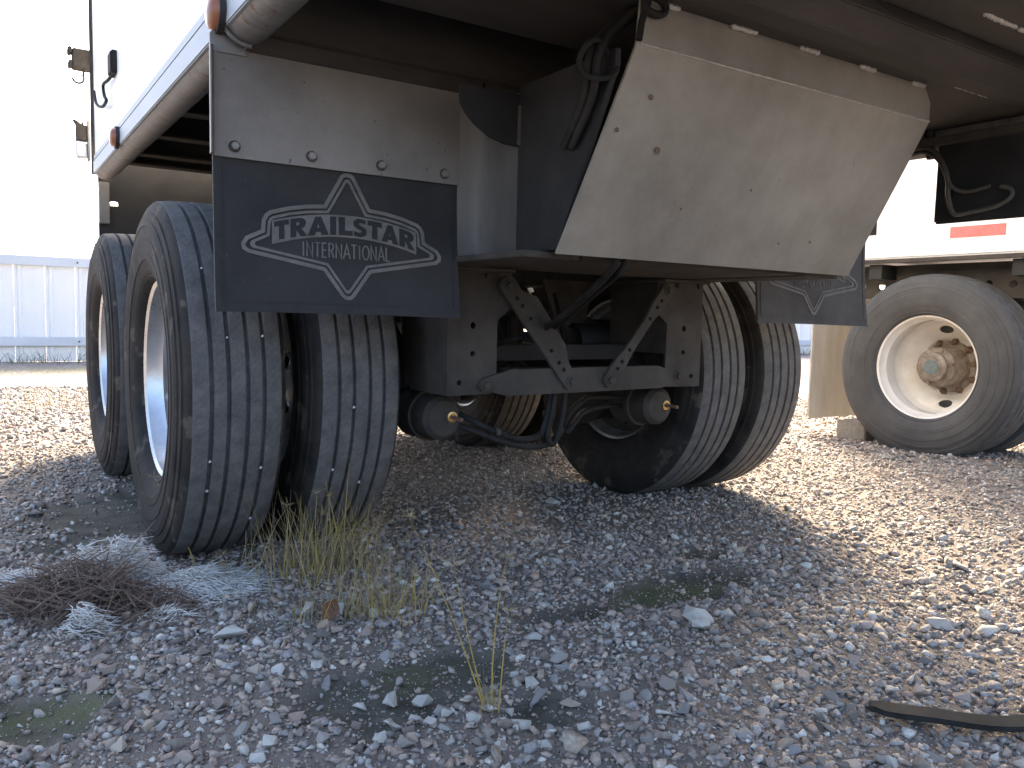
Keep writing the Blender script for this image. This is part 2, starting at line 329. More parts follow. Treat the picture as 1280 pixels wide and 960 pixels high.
# stone shapes: hulls of a few random points, 16-28 triangles each
def hull(seed, n=13):
    rd = random.Random(seed); bm = bmesh.new()
    for i in range(n):
        v = Vector((rd.gauss(0, 1), rd.gauss(0, 1), rd.gauss(0, 1))).normalized()*rd.uniform(.75, 1.05)
        bm.verts.new((v.x*.5, v.y*.5*rd.uniform(.85, 1), v.z*.5))
    bmesh.ops.convex_hull(bm, input=bm.verts)
    bmesh.ops.delete(bm, geom=[v for v in bm.verts if not v.link_faces], context='VERTS')
    bmesh.ops.triangulate(bm, faces=bm.faces); bm.verts.index_update()
    V = np.array([v.co[:] for v in bm.verts]); F = np.array([[v.index for v in f.verts] for f in bm.faces]); bm.free()
    return V, F
HULLS = [hull(100+i, 10+i % 5) for i in range(24)]+[hull(300+i, 8) for i in range(10)]     # the last ten are simpler, for far stones
PAL = np.array([.94, 1.0, 1.01])*np.array([(.36,.295,.25),(.42,.315,.255),(.28,.225,.19),(.47,.37,.29),(.37,.325,.29),(.21,.175,.15),(.54,.48,.42),(.39,.275,.215),(.32,.28,.26),(.31,.245,.20)])
def rotmats(n, tilt):
    a = rng.uniform(0, 2*np.pi, n); b = rng.normal(0, tilt, n); c = rng.normal(0, tilt, n)
    ca, sa, cb, sb, cc, sc = np.cos(a), np.sin(a), np.cos(b), np.sin(b), np.cos(c), np.sin(c)
    Rz = np.zeros((n,3,3)); Rz[:,0,0]=ca; Rz[:,0,1]=-sa; Rz[:,1,0]=sa; Rz[:,1,1]=ca; Rz[:,2,2]=1
    Rx = np.zeros((n,3,3)); Rx[:,0,0]=1; Rx[:,1,1]=cb; Rx[:,1,2]=-sb; Rx[:,2,1]=sb; Rx[:,2,2]=cb
    Ry = np.zeros((n,3,3)); Ry[:,1,1]=1; Ry[:,0,0]=cc; Ry[:,0,2]=sc; Ry[:,2,0]=-sc; Ry[:,2,2]=cc
    return Rz@Rx@Ry
def scatter(r0, r1, half, dens, med, sig, mx, mudcut=.9):
    area = (r1*r1-r0*r0)/2*2*half; n = int(area*dens)
    r = np.sqrt(rng.uniform(r0*r0, r1*r1, n)); a = YAW+rng.uniform(-half, half, n)
    P = np.stack([CAM.x+r*np.sin(a), CAM.y+r*np.cos(a)], 1)
    sz = np.minimum(med*np.exp(rng.normal(0, sig, n)), mx); keep = []
    out = []
    for k in range(n):
        x, y = P[k]
        m = mudf(x, y)
        if m > .25 and rng.uniform() < m*mudcut: continue
        bad = False
        for cx in (-1.034, -.708, .708, 1.034):
            for cy in (0, 1.281):
                if abs(x-cx) < .12 and abs(y-cy) < .12: bad = True
        if abs(x-2.91) < .12 and abs(y+.06) < .12: bad = True
        if bad: continue
        out.append((x, y, sz[k], height(x, y)))
    return np.array(out)
near = scatter(.55, 2.7, R(46), 6200, .0142, .45, .040)
mid = np.concatenate([scatter(2.7, 4.6, R(43), 3600, .0175, .33, .04), scatter(4.6, 8.0, R(40), 1250, .027, .3, .05)])
grit = scatter(.8, 2.5, R(44), 8000, .0062, .35, .011, .35)
mid = np.concatenate([mid, grit])
extra = scatter(.6, 3.4, R(46), 60, .033, .22, .055)
# single bigger stones seen lying on the mud and gravel
big = [(-.944,-1.237,.034),(-.897,-1.274,.033),(-.857,-1.382,.036),(-.775,-1.563,.05),(-.93,-1.30,.022),(-.785,-1.424,.04),(-1.131,-.829,.055),(.127,-.57,.05),
       (-.88,-.80,.05),(-.95,-.78,.05),(-.82,-.86,.045),(.42,-1.62,.06),(-1.0,-1.22,.024),(-.98,-1.33,.026),(-.93,-1.36,.022),(-1.02,-1.36,.03),(.239,-.102,.05),(-.214,-1.303,.05),
       (-.18,-1.26,.055),(-.10,-1.28,.045),(-.70,-1.33,.03),(-.89,-1.345,.02),(-.825,-1.31,.022),(.34,-1.55,.05),(-1.02,-1.05,.028)]
extra = np.concatenate([extra, np.array([(x, y, s_*1.25, height(x, y)+.004) for x, y, s_ in big])])
def build_stones():
    allp = np.concatenate([near, mid, extra]); n = len(allp)
    sx = allp[:, 2]*rng.uniform(.95, 1.35, n); sy = allp[:, 2]*rng.uniform(.7, 1.0, n); szz = allp[:, 2]*rng.uniform(.42, .8, n)
    Rm = rotmats(n, .35); nb = len(big); Rm[-nb:] = rotmats(nb, .10); szz[-nb:] = allp[-nb:, 2]*rng.uniform(.55, .75, nb)
    D = np.hypot(allp[:, 0]-CAM.x, allp[:, 1]-CAM.y)
    pc = PAL[rng.integers(0, len(PAL), n)]*rng.uniform(.9, 1.3, (n, 1))
    hid = rng.integers(0, 24, n); hid[len(near):len(near)+len(mid)] = rng.integers(24, 34, len(mid))
    lift = szz*rng.uniform(-.15, .40, n)
    ang = np.arctan2(allp[:, 0]-CAM.x, allp[:, 1]-CAM.y)-YAW
    score = np.where((abs(ang) < R(31)) & (D > 1.25), allp[:, 2]/D, 0); score[len(near)+len(mid):] *= 1.15
    single = set(np.argsort(-score)[:295].tolist())
    VV, FF, CC = [], [], []; off = 0
    for h in range(len(HULLS)):
        hv, hf = HULLS[h]
        ids = np.array([k for k in np.nonzero(hid == h)[0] if k not in single])
        if len(ids) == 0: continue
        L = hv[None]*np.stack([sx[ids], sy[ids], szz[ids]], 1)[:, None, :]
        W = np.einsum('nij,nvj->nvi', Rm[ids], L)
        W[:, :, 0] += allp[ids, 0][:, None]; W[:, :, 1] += allp[ids, 1][:, None]; W[:, :, 2] += (allp[ids, 3]+lift[ids])[:, None]
        k, v = len(ids), len(hv)
        VV.append(W.reshape(-1, 3)); CC.append(np.repeat(pc[ids], v, 0))
        FF.append((hf[None]+(np.arange(k)*v)[:, None, None]+off).reshape(-1, 3)); off += k*v
    V = np.concatenate(VV); F = np.concatenate(FF); C = np.ones((len(V), 4)); C[:, :3] = np.concatenate(CC)
    me = bpy.data.meshes.new('gravel'); me.vertices.add(len(V)); me.vertices.foreach_set('co', V.ravel())
    me.loops.add(len(F)*3); me.loops.foreach_set('vertex_index', F.ravel())
    me.polygons.add(len(F)); me.polygons.foreach_set('loop_start', np.arange(len(F))*3)
    me.update(calc_edges=True); me.materials.append(M_STONE)
    at = me.color_attributes.new('col', 'FLOAT_COLOR', 'POINT'); at.data.foreach_set('color', C.ravel())
    tag(link('gravel', me), 'loose angular crushed stones covering the yard under and behind the trailer', 'gravel', None, 'stuff')
    # the stones that show largest: pieces of the ground, sharing mesh data
    cache = {}
    for k in sorted(single):
        ci = 6 if k >= n-len(big) else int(rng.integers(0, len(PAL))); key = (int(hid[k]) % 12, ci)
        if key not in cache:
            hv, hf = HULLS[key[0]]; m_ = bpy.data.meshes.new('stone'); m_.from_pydata(hv.tolist(), [], hf.tolist()); m_.materials.append(M_STONE)
            c_ = np.ones((len(hv), 4)); c_[:, :3] = PAL[ci]*rng.uniform(.9, 1.2)
            a_ = m_.color_attributes.new('col', 'FLOAT_COLOR', 'POINT'); a_.data.foreach_set('color', c_.ravel()); cache[key] = m_
        o = link('stone', cache[key], ground)
        T = Matrix(Rm[k].tolist()).to_4x4() @ Matrix.Diagonal((sx[k], sy[k], szz[k], 1))
        T.translation = (allp[k, 0], allp[k, 1], allp[k, 3]+lift[k]); o.matrix_world = T
build_stones()

# ------------------------------------------------------------------ white sheet-metal fence
def fence():
    root = link('metal_fence', None, loc=(0, 9.15, 0)); tag(root, 'long low white corrugated sheet metal fence at the end of the yard', 'fence')
    pm = MB(); wv = .335
    prof = [(0, 0), (.03, 0), (.045, .02), (.075, .02), (.09, 0), (wv-.004, 0)]
    poly = [(a, -b) for a, b in prof]+[(wv-.004, .006), (0, .006)]
    pm.extr(poly, XY, .0, 1.27); me = pm.mesh('fence_panel', M_FENCE)
    x = -9.0
    while x < 19: link('fence_panel', me, root, (x, 0, 0)); x += wv
    for z0, z1 in ((1.198, 1.315), (.20, .31)): MB().box(-9, 19, -.07, -.022, z0, z1).build('rail', M_FRAIL, root, bevel=.004)
    bm_ = MB()
    bm_.lathe([(0, .012), (-.012, .010), (-.014, .0001)], 6, (0, 0, 0), 'Y'); bme = bm_.mesh('bolt', M_DARK)
    x = -8.6
    while x < 18:
        for z in (1.255, .255): link('bolt', bme, root, (x, -.07, z))
        x += 1.0
fence()

# ------------------------------------------------------------------ wheels
def tyre_mesh(name, mats):
    g = [(-.064), (-.023), (.023), (.064)]; gw = .0055; gd = .014
    P = [(-.098, .288), (-.112, .296), (-.118, .302), (-.1165, .306), (-.124, .315), (-.1255, .320), (-.1335, .345), (-.1355, .346), (-.1385, .368), (-.1370, .370), (-.140, .395), (-.1405, .410), (-.1385, .412), (-.137, .44), (-.1385, .442), (-.1345, .456), (-.1315, .457), (-.130, .470), (-.1285, .478), (-.1245, .479), (-.121, .490), (-.117, .502), (-.1085, .5110)]
    T = [(-.1035, .5135)]
    for x in g:
        t = .519-.0045*(x/.1)**2
        T += [(x-gw-.001, t), (x-gw, t-.001), (x-gw+.0015, t-gd), (x+gw-.0015, t-gd), (x+gw, t-.001), (x+gw+.001, t)]
    T += [(.1035, .5135)]
    prof = P+T+[(-a, b) for a, b in reversed(P)]
    nP = len(P); nT = len(T)
    mis = [1]*(nP-1)+[0]*(nT+1)+[1]*(nP-1)
    mb = MB().lathe(prof, 112, (0, 0, 0), 'X', mis=mis)
    mb.v = [(x, y, max(z, -.4995)) if z > -.4995 else (x*(1+.10*min(1, (-.4995-z)/.02)), y, -.4995+(z+.4995)*.12) for x, y, z in mb.v]
    return mb.mesh(name, mats, smooth=35)
def rim_mesh(name, m, nh, hr, ph=.35):
    mb = MB(); n = 80
    mb.lathe([(-.108, .303), (-.103, .299), (-.098, .288), (-.062, .280), (-.05, .268), (.045, .262), (.058, .272), (.092, .279), (.100, .290), (.104, .299), (.108, .304), (.112, .301), (.111, .306), (.103, .3075), (.094, .300), (.09, .288)], n)
    mb.lathe([(-.045, .266), (-.075, .258), (-.09, .247)], n)
    # cone with hand holes
    r0, x0, r1, x1 = .247, -.09, .182, -.150
    def cone(t, th): r = r0+(r1-r0)*t; x = x0+(x1-x0)*t; return (x, r*math.cos(th), r*math.sin(th))
    for h in range(nh):
        th0 = 2*math.pi*h/nh + ph; dth = math.pi/nh; m_ = n//nh//2*2
        K = 24; inner = []; outer = []
        ha = hr/.215
        for k in range(K):
            a = 2*math.pi*k/K
            inner.append((.5+.36*math.sin(a), ha*math.cos(a)))
            c, s_ = math.cos(a), math.sin(a); q = max(abs(c), abs(s_)); outer.append((.5+.5*s_/q, dth*c/q))
        vs = [cone(t, th0+d) for t, d in inner]+[cone(t, th0+d) for t, d in outer]
        vs += [(x-.010, y*.985, z*.985) for x, y, z in vs[:K]]
        if nh > 4:
            mb.add(vs, [(k, (k+1) % K, K+(k+1) % K, K+k) for k in range(K)]+[(k, (k+1) % K, 2*K+(k+1) % K, 2*K+k) for k in range(K)])
        else:  # narrow patch round the hole, plain cone elsewhere
            pd = ha*1.5
            outer = [(t, d*pd/dth) for t, d in outer]
            vs[K:2*K] = [cone(t, th0+d) for t, d in outer]
            mb.add(vs, [(k, (k+1) % K, K+(k+1) % K, K+k) for k in range(K)]+[(k, (k+1) % K, 2*K+(k+1) % K, 2*K+k) for k in range(K)])
            seg = 24; a0 = th0+pd; a1 = th0+2*dth-pd
            g = [cone(t, a0+(a1-a0)*i/seg) for i in range(seg+1) for t in (0, .5, 1)]
            mb.add(g, [(i*3+j, i*3+j+1, i*3+j+4, i*3+j+3) for i in range(seg) for j in (0, 1)])
    mb.lathe([(-.150, .182), (-.160, .172), (-.163, .165), (-.163, .112), (-.167, .110)], n)
    return mb.mesh(name, m, smooth=40)
def hub_parts(parent, mh, mn, ext):
    h = MB(); h.lathe([(-.165, .135), (-.155, .128), (-.150, .108), (-.08, .100), (-.04, .094), (-.035, .098), (-.012, .098), (-.010, .075), (ext-.035, .068), (ext-.03, .072), (ext-.012, .072), (ext-.005, .064), (ext-.004, .052), (ext, .050), (ext, .0001)], 40)
    for i in range(6):
        a = i*math.pi/3+.2; h.lathe([(-.012, .009), (-.002, .009), (-.002, .0001)], 6, (0, .086*math.cos(a), .086*math.sin(a)), 'X')
    if ext > .03: h.v = [(x, y*1.12, z*1.12) for x, y, z in h.v]
    hb = h.build('hub', mh, parent, smooth=40)
    c = MB().lathe([(ext, .043), (ext+.004, .043), (ext+.005, .038), (ext+.003, .036), (ext+.003, .0001)], 28)
    c.build('hub_cap_window', M_CAPW, hb, smooth=40)
    nm = MB().lathe([(-.163, .024), (-.158, .024), (-.157, .019), (-.142, .018), (-.138, .014), (-.130, .012), (-.128, .0001)], 6).mesh('lug_nut', mn, smooth=30)
    for i in range(10):
        a = 2*math.pi*i/10+.15; o = link('lug_nut', nm, parent, (0, .1428*math.cos(a), .1428*math.sin(a)))
TY = tyre_mesh('tyre', [M_TREAD, M_SIDE]); TYV = tyre_mesh('tyre', [M_TREAD, M_SIDE2])
RIM = rim_mesh('wheel', M_RIM, 10, .026); RIMV = rim_mesh('wheel', M_RIMW, 2, .040, 1.62); RIMI = rim_mesh('wheel', M_RIMW, 2, .040, .05)
def wheel(parent, x, y, z, out, rim=RIM, ty=TY, hub=None, rot=0):
    """out = +1 dish opens to +X, -1 to -X"""
    o = link('wheel', rim, parent, (x, y, z)); o.rotation_euler = (0, 0, 0 if out > 0 else math.pi)
    t = link('tyre', ty, o)
    if hub: hub_parts(o, *hub)
    return o

# ------------------------------------------------------------------ the dump trailer
T = link('dump_trailer', None); tag(T, 'silver and grey tandem axle dump trailer with a star emblem on its mud flaps', 'trailer')
ZC = .505
for ax in (0, 1.281):
    for sgn in (-1, 1):
        wo = wheel(T, sgn*1.034, ax, ZC, sgn, hub=(M_HUB, M_RUST, .0))
        wi = wheel(T, sgn*.708, ax, ZC, -sgn)
        MB().lathe([(.63*sgn, .0001), (.63*sgn, .2), (.45*sgn, .205), (.44*sgn, .215), (.43*sgn, .215), (.43*sgn, .06)], 40, (0, ax, ZC)).build('brake_drum', M_DARK, T, smooth=35)
        if ax == 0 and sgn == -1: WL_O, WL_I = wo, wi
    MB().lathe([(-.75, .0635), (.75, .0635)], 28, (0, ax, ZC)).build('axle', M_DARK, T, smooth=40)
# pebbles wedged in the tread grooves of the near wheels
def pebbles(wobj, seed, n=10):
    rd = random.Random(seed); mb = MB(); hv, hf = HULLS[3]
    for i in range(n):
        a = R(rd.uniform(135, 258)); gx = rd.choice([-.064, -.023, .023, .064]); s_ = rd.uniform(.007, .011); r = .514
        p = Vector((gx, r*math.cos(a), r*math.sin(a)))
        mb.add([(p+Vector(v)*s_) for v in hv], hf.tolist())
    # the wheel is turned half round, so mirror to the rear side
    mb.v = [(-x, -y, z) for x, y, z in mb.v] if abs(wobj.rotation_euler.z) > 1 else mb.v
    o = mb.build('groove_pebbles', mat('pale_pebble', (.5, .48, .45), (.62, .6, .57), 50, .8), wobj); o['kind'] = 'stuff'
pebbles(WL_O, 3); pebbles(WL_I, 5, 7)
# round warning sticker in the near rim: a flat triangle inside the barrel
def sticker():
    r = .2650; a0 = R(198)
    def P(u, v, d=0): th = a0+v/r; return (.02+u, (r-.0012-d)*math.cos(th), (r-.0012-d)*math.sin(th))
    mb = MB(); mb.add([P(-.022, -.03), P(.022, -.03), P(.022, .03), P(-.022, .03)], [(0, 1, 2, 3)])
    st = mb.build('warning_sticker', mat('sticker_white', (.6, .6, .6)), WL_O)
    mb = MB(); t = [(-.019, 0), (.017, -.024), (.017, .024)]; t2 = [(-.010, 0), (.012, -.016), (.012, .016)]
    mb.add([P(a, b, .0006) for a, b in t]+[P(a, b, .0006) for a, b in t2], [(0, 1, 4, 3), (1, 2, 5, 4), (2, 0, 3, 5)])
    mb.add([P(-.004, -.002, .0007), P(.005, -.004, .0007), P(.005, .004, .0007), P(-.004, .002, .0007)], [(0, 1, 2, 3)])
    mb.add([P(.007, -.003, .0007), P(.0105, -.003, .0007), P(.0105, .003, .0007), P(.007, .003, .0007)], [(0, 1, 2, 3)])
    mb.build('warning_triangle', M_DARK, st)
sticker()

# main frame
for s_ in (-1, 1):
    MB().extr([(-.94, .862), (-.94, 1.235), (-.76, 1.235), (-.76, 1.296), (2.2, 1.296), (2.2, .862)], YZ, s_*.484, s_*.496).build('frame_web', M_WEB, T, bevel=.002)
    MB().extr([(-.941, .862), (-1.105, .862), (-1.285, 1.215), (-1.285, 1.245), (-.941, 1.245)], YZ, s_*.488, s_*.502).build('frame_doubler', M_DARK, T, bevel=.001)  # rear end of the web; the spill plate's shade is put into its black colour
    MB().box(s_*.40, s_*.56, -1.06, 2.2, .846, .861).build('frame_flange', M_FRAME, T, bevel=.002)
    # gusset plate from frame to the rear cross member
    MB().extr([(s_*.497, 1.225), (s_*.497, 1.108), (s_*.54, 1.110), (s_*.58, 1.120), (s_*.62, 1.142), (s_*.645, 1.165), (s_*.66, 1.185), (s_*.66, 1.225)], XZ(), -.946, -.936).build('gusset', M_DARK, T, bevel=.001)
    wb = MB().tube([(s_*.503, -.948, z) for z in np.linspace(1.11, 1.20, 12)], [.004+.0018*(i % 2) for i in range(12)], 6); wb.build('weld_bead', M_FRAME, T, smooth=50)
    # hanger: rear plate, side plates, mounting pad
    hol = [circ(s_*.41, .685, .0085, 12, .010), circ(s_*.41, .605, .008), circ(s_*.452, .524, .008)]
    MB().extr([(s_*.492, .488), (s_*.492, .836), (s_*.33, .836), (s_*.33, .50), (s_*.345, .490)], XZ(), -.592, -.584, hol).build('hanger_plate', M_FRAME, T, bevel=.0012)
    MB().extr([(-.583, .488), (-.583, .845), (-.30, .845), (-.30, .60), (-.36, .488)], YZ, s_*.492, s_*.482).build('hanger_side', M_FRAME, T, bevel=.001)
    MB().extr([(-.583, .60), (-.583, .845), (-.30, .845), (-.30, .60)], YZ, s_*.34, s_*.33).build('hanger_side', M_FRAME, T, bevel=.001)
    MB().box(s_*.29, s_*.50, -.62, -.28, .836, .8455).build('hanger_pad', M_FRAME, T, bevel=.002)
    MB().extr([(s_*.33, .70), (s_*.33, .836), (s_*.285, .836), (s_*.28, .74)], XZ(), -.592, -.585).build('hanger_ear', M_FRAME, T)
    # mid and front hangers, springs
    for yy in (.64, 1.93):
        MB().extr([(yy-.14, .55), (yy-.17, .845), (yy+.17, .845), (yy+.14, .55), (yy+.06, .47), (yy-.06, .47)], YZ, s_*.49, s_*.34).build('hanger', M_FRAME, T, bevel=.004)
    for ax in (0, 1.281):
        for k, (ln, zz) in enumerate([(.52, .635), (.46, .615), (.36, .597)]):
            MB().extr([(ax-ln, zz+.012-k*.0), (ax, zz-.018), (ax+ln, zz+.012), (ax+ln, zz+.026), (ax, zz-.003), (ax-ln, zz+.026)], YZ, s_*.37, s_*.46).build('leaf_spring', M_DARK, T)
        MB().box(s_*.36, s_*.47, ax-.07, ax+.07, .555, .60).build('spring_seat', M_DARK, T, bevel=.004)
    # brake chambers
    cx = s_*.43
    ch = MB(); ch.lathe([(-.475, .0001), (-.475, .022), (-.470, .052), (-.455, .066), (-.40, .0715), (-.385, .0715), (-.383, .078), (-.365, .078), (-.363, .0715), (-.32, .070), (-.30, .078), (-.285, .078), (-.28, .07), (-.25, .055), (-.24, .0001)], 40, (cx, 0, .408), 'Y')
    bc = ch.build('brake_chamber', M_FRAME, T, smooth=35)
    MB().lathe([(-.473, .0165), (-.481, .0165), (-.482, .012), (-.478, .010), (-.478, .0001)], 18, (cx+.02, 0, .412), 'Y').build('release_port', M_BRASS, bc, smooth=40)
    MB().tube([(cx+.02, -.47, .412), (cx+.02, -.535, .411)], .0062, 8).build('release_bolt', M_RUST, bc, smooth=40)
    MB().box(cx-.05, cx+.05, -.30, -.05, .46, .475).build('chamber_bracket', M_DARK, T)
    MB().tube([(cx, -.24, .408), (cx, -.10, .408)], .012, 8).build('push_rod', M_DARK, bc)
# frame rear closing plate and floor of the rear box
MB().box(-.483, .483, -.70, -.69, .862, 1.296).build('rear_frame_plate', M_DARK, T)
MB().box(-.396, .396, -1.06, -.56, .849, .858).build('box_floor', M_FRAME, T)
# lower brace bar with tapered ends, diagonals
bar = MB(); bar.extr([(-.397, .515), (-.385, .533), (-.34, .546), (-.285, .560), (.285, .563), (.345, .547), (.388, .536), (.399, .520), (.385, .504), (.345, .496), (.30, .489), (-.30, .483), (-.345, .494), (-.385, .501)], XZ(), -.606, -.594)
bar.box(-.285, .285, -.5935, -.535, .5535, .5605); br = bar.build('brace_bar', M_FRAME, T, bevel=.001)
def dlink(p0, p1, flange):
    (xa, za), (xb, zb) = p0, p1; L = math.hypot(xb-xa, zb-za); tx, tz = (xb-xa)/L, (zb-za)/L; nx, nz = -tz, tx
    if nx < 0: nx, nz = -nx, -nz          # n points to +x side
    def W(u, v): return (xa+tx*u+nx*v, za+tz*u+nz*v)
    wd = .027 if flange else .024; wl = wd if flange else .016
    out = [W(wd*math.cos(a), wd*math.sin(a)) for a in np.linspace(math.pi*1.5, math.pi*.5, 9)]
    out += [W(.07, wd), W(.12, wl), W(L-.12, wl), W(L-.07, wd)]
    out += [W(L+wd*math.cos(a), wd*math.sin(a)) for a in np.linspace(math.pi*.5, -math.pi*.5, 9)]
    out += [W(L-.07, -wd), W(L-.12, -wl), W(.12, -wl), W(.07, -wd)]
    hl = [[W(u+.0062*math.cos(a), .0062*math.sin(a)) for a in np.linspace(0, 2*math.pi, 10, endpoint=False)] for u in (.045, .073, .12, L-.12, L-.073, L-.045)]
    mb = MB(); mb.extr(out, XZ(), -.620, -.6075, hl)
    if flange:
        f = [W(.03, wd+.0003), W(.09, wd+.0003), W(L-.05, wd+.0003)]
        a, b = W(.035, wd+.0005), W(L-.03, wd+.0005)
        c1, c2 = W(.09, wd+.036), W(L-.10, wd+.030)
        a_, b_ = W(.035, wd+.004), W(L-.03, wd+.004)
        mb.extr([a, c1, c2, b], XZ(), -.611, -.608)
    return mb.build('diagonal_brace', M_FRAME, T, bevel=.001)
d1 = dlink((-.311, .80), (-.081, .522), True); d2 = dlink((.305, .809), (.072, .522), False)
for (x, z, y) in ((-.374, .516, -.606), (.374, .527, -.606), (-.311, .80, -.620), (-.081, .522, -.620), (.305, .809, -.620), (.072, .522, -.620)):
    b_ = MB(); hexbolt(b_, x, y, z, .0125, .011); b_.build('bolt', M_FRAME, T, smooth=30)
for x in (-.468, -.37, .37, .468):
    b_ = MB(); hexbolt(b_, x, -.593, .826, .008, .007, False); b_.build('bolt', M_FRAME, T)
# dark cross tube between the hangers and inner diagonal plate
MB().box(-.329, .329, -.44, -.36, .575, .625).build('cross_tube', M_DARK, T, bevel=.004)
MB().extr([(.10, .845), (.33, .845), (.27, .60), (.20, .60)], XZ(), -.20, -.19).build('inner_gusset', M_FRAME, T)
MB().lathe([(-.09, .055), (-.08, .062), (.08, .062), (.09, .055), (.09, .0001)], 24, (.30, -.24, .63)).build('air_valve', M_DARK, T, smooth=35)
for q in ((.03, .06, .70), (.12, .03, .66)):
    MB().box(q[0]-.035, q[0]+.035, q[1]-.04, q[1]+.04, q[2]-.05, q[2]+.05).build('relay_valve', M_FRAME, T, bevel=.008)
# air hoses
def hose(name, pts, r, m=None, parent=T): return MB().tube(spline(pts), r, 10).build(name, m or M_HOSE, parent, smooth=60)
hose('air_hose', [(-.275, -1.075, .88), (-.28, -1.072, .835), (-.255, -.95, .785), (-.185, -.75, .725), (-.13, -.575, .67), (-.125, -.57, .60), (-.12, -.57, .52), (-.125, -.565, .42), (-.14, -.56, .36), (-.10, -.53, .33)], .009)
hose('air_hose', [(-.305, -1.075, .88), (-.31, -1.072, .835), (-.28, -.95, .78), (-.22, -.75, .715), (-.17, -.57, .67), (-.22, -.48, .64), (-.24, -.42, .62)], .009)
hose('air_hose', [(-.40, -.40, .44), (-.36, -.50, .405), (-.30, -.55, .372), (-.22, -.56, .345), (-.14, -.55, .352), (-.09, -.53, .385), (-.055, -.50, .45), (-.05, -.45, .52)], .0095)
hose('air_hose', [(-.42, -.36, .40), (-.36, -.50, .375), (-.29, -.54, .347), (-.20, -.56, .322), (-.12, -.56, .325), (-.05, -.54, .36), (.0, -.51, .41), (.08, -.47, .44), (.16, -.42, .445), (.35, -.36, .43)], .0095)
hose('air_hose', [(-.11, -.58, .50), (-.12, -.58, .42), (-.13, -.575, .36), (-.115, -.57, .325), (-.09, -.565, .34), (-.075, -.575, .42), (-.07, -.58, .50)], .0085)
hose('air_hose', [(-.05, -.57, .36), (.01, -.53, .385), (.08, -.48, .405), (.2, -.42, .41), (.36, -.34, .40)], .009)
for k in range(6):
    x0, x1 = -.30+.09*k, .22-.11*k
    hose('air_hose', [(x0, -.20, .80), (x0+.03, -.22, .70-.02*k), ((x0+x1)/2, -.24-.02*(k % 3), .55+.02*(k % 2)), (x1, -.22, .50-.015*k), (x1+.05, -.15, .46)], .0085)
for q in ((-.30, .372), (-.122, .42), (-.07, .365)):
    MB().lathe([(-.008, .012), (.008, .012)], 12, (q[0], -.555, q[1]), 'X').build('hose_clamp', M_FRAME, T)

# body underside: floor, cross members, rear cross member and sill
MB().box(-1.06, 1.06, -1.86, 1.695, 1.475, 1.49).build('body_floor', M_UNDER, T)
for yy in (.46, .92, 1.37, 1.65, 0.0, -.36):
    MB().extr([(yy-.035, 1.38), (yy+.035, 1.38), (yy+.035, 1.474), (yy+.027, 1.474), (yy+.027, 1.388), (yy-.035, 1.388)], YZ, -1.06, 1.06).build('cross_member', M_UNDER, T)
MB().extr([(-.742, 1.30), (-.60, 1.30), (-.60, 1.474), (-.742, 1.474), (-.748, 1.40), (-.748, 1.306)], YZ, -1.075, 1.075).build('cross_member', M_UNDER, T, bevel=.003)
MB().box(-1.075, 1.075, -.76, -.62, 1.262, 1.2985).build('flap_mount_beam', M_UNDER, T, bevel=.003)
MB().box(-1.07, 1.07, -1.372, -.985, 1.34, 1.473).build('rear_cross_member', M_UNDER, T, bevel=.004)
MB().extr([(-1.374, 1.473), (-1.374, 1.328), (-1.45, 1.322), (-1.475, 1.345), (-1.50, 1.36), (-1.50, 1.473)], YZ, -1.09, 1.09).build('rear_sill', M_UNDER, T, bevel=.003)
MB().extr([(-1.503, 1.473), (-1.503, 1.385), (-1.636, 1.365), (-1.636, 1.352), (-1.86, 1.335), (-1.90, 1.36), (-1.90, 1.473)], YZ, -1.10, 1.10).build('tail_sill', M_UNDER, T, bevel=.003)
def weld(x0, x1, y, z, r=.006):
    n = max(6, int((x1-x0)/.004)); rd = random.Random(int(x0*1000))
    return MB().tube([(x0+(x1-x0)*i/(n-1), y+rd.uniform(-.001, .001), z+rd.uniform(-.001, .001)) for i in range(n)], [r*rd.uniform(.8, 1.2)*(.6 if i in (0, n-1) else 1) for i in range(n)], 7)
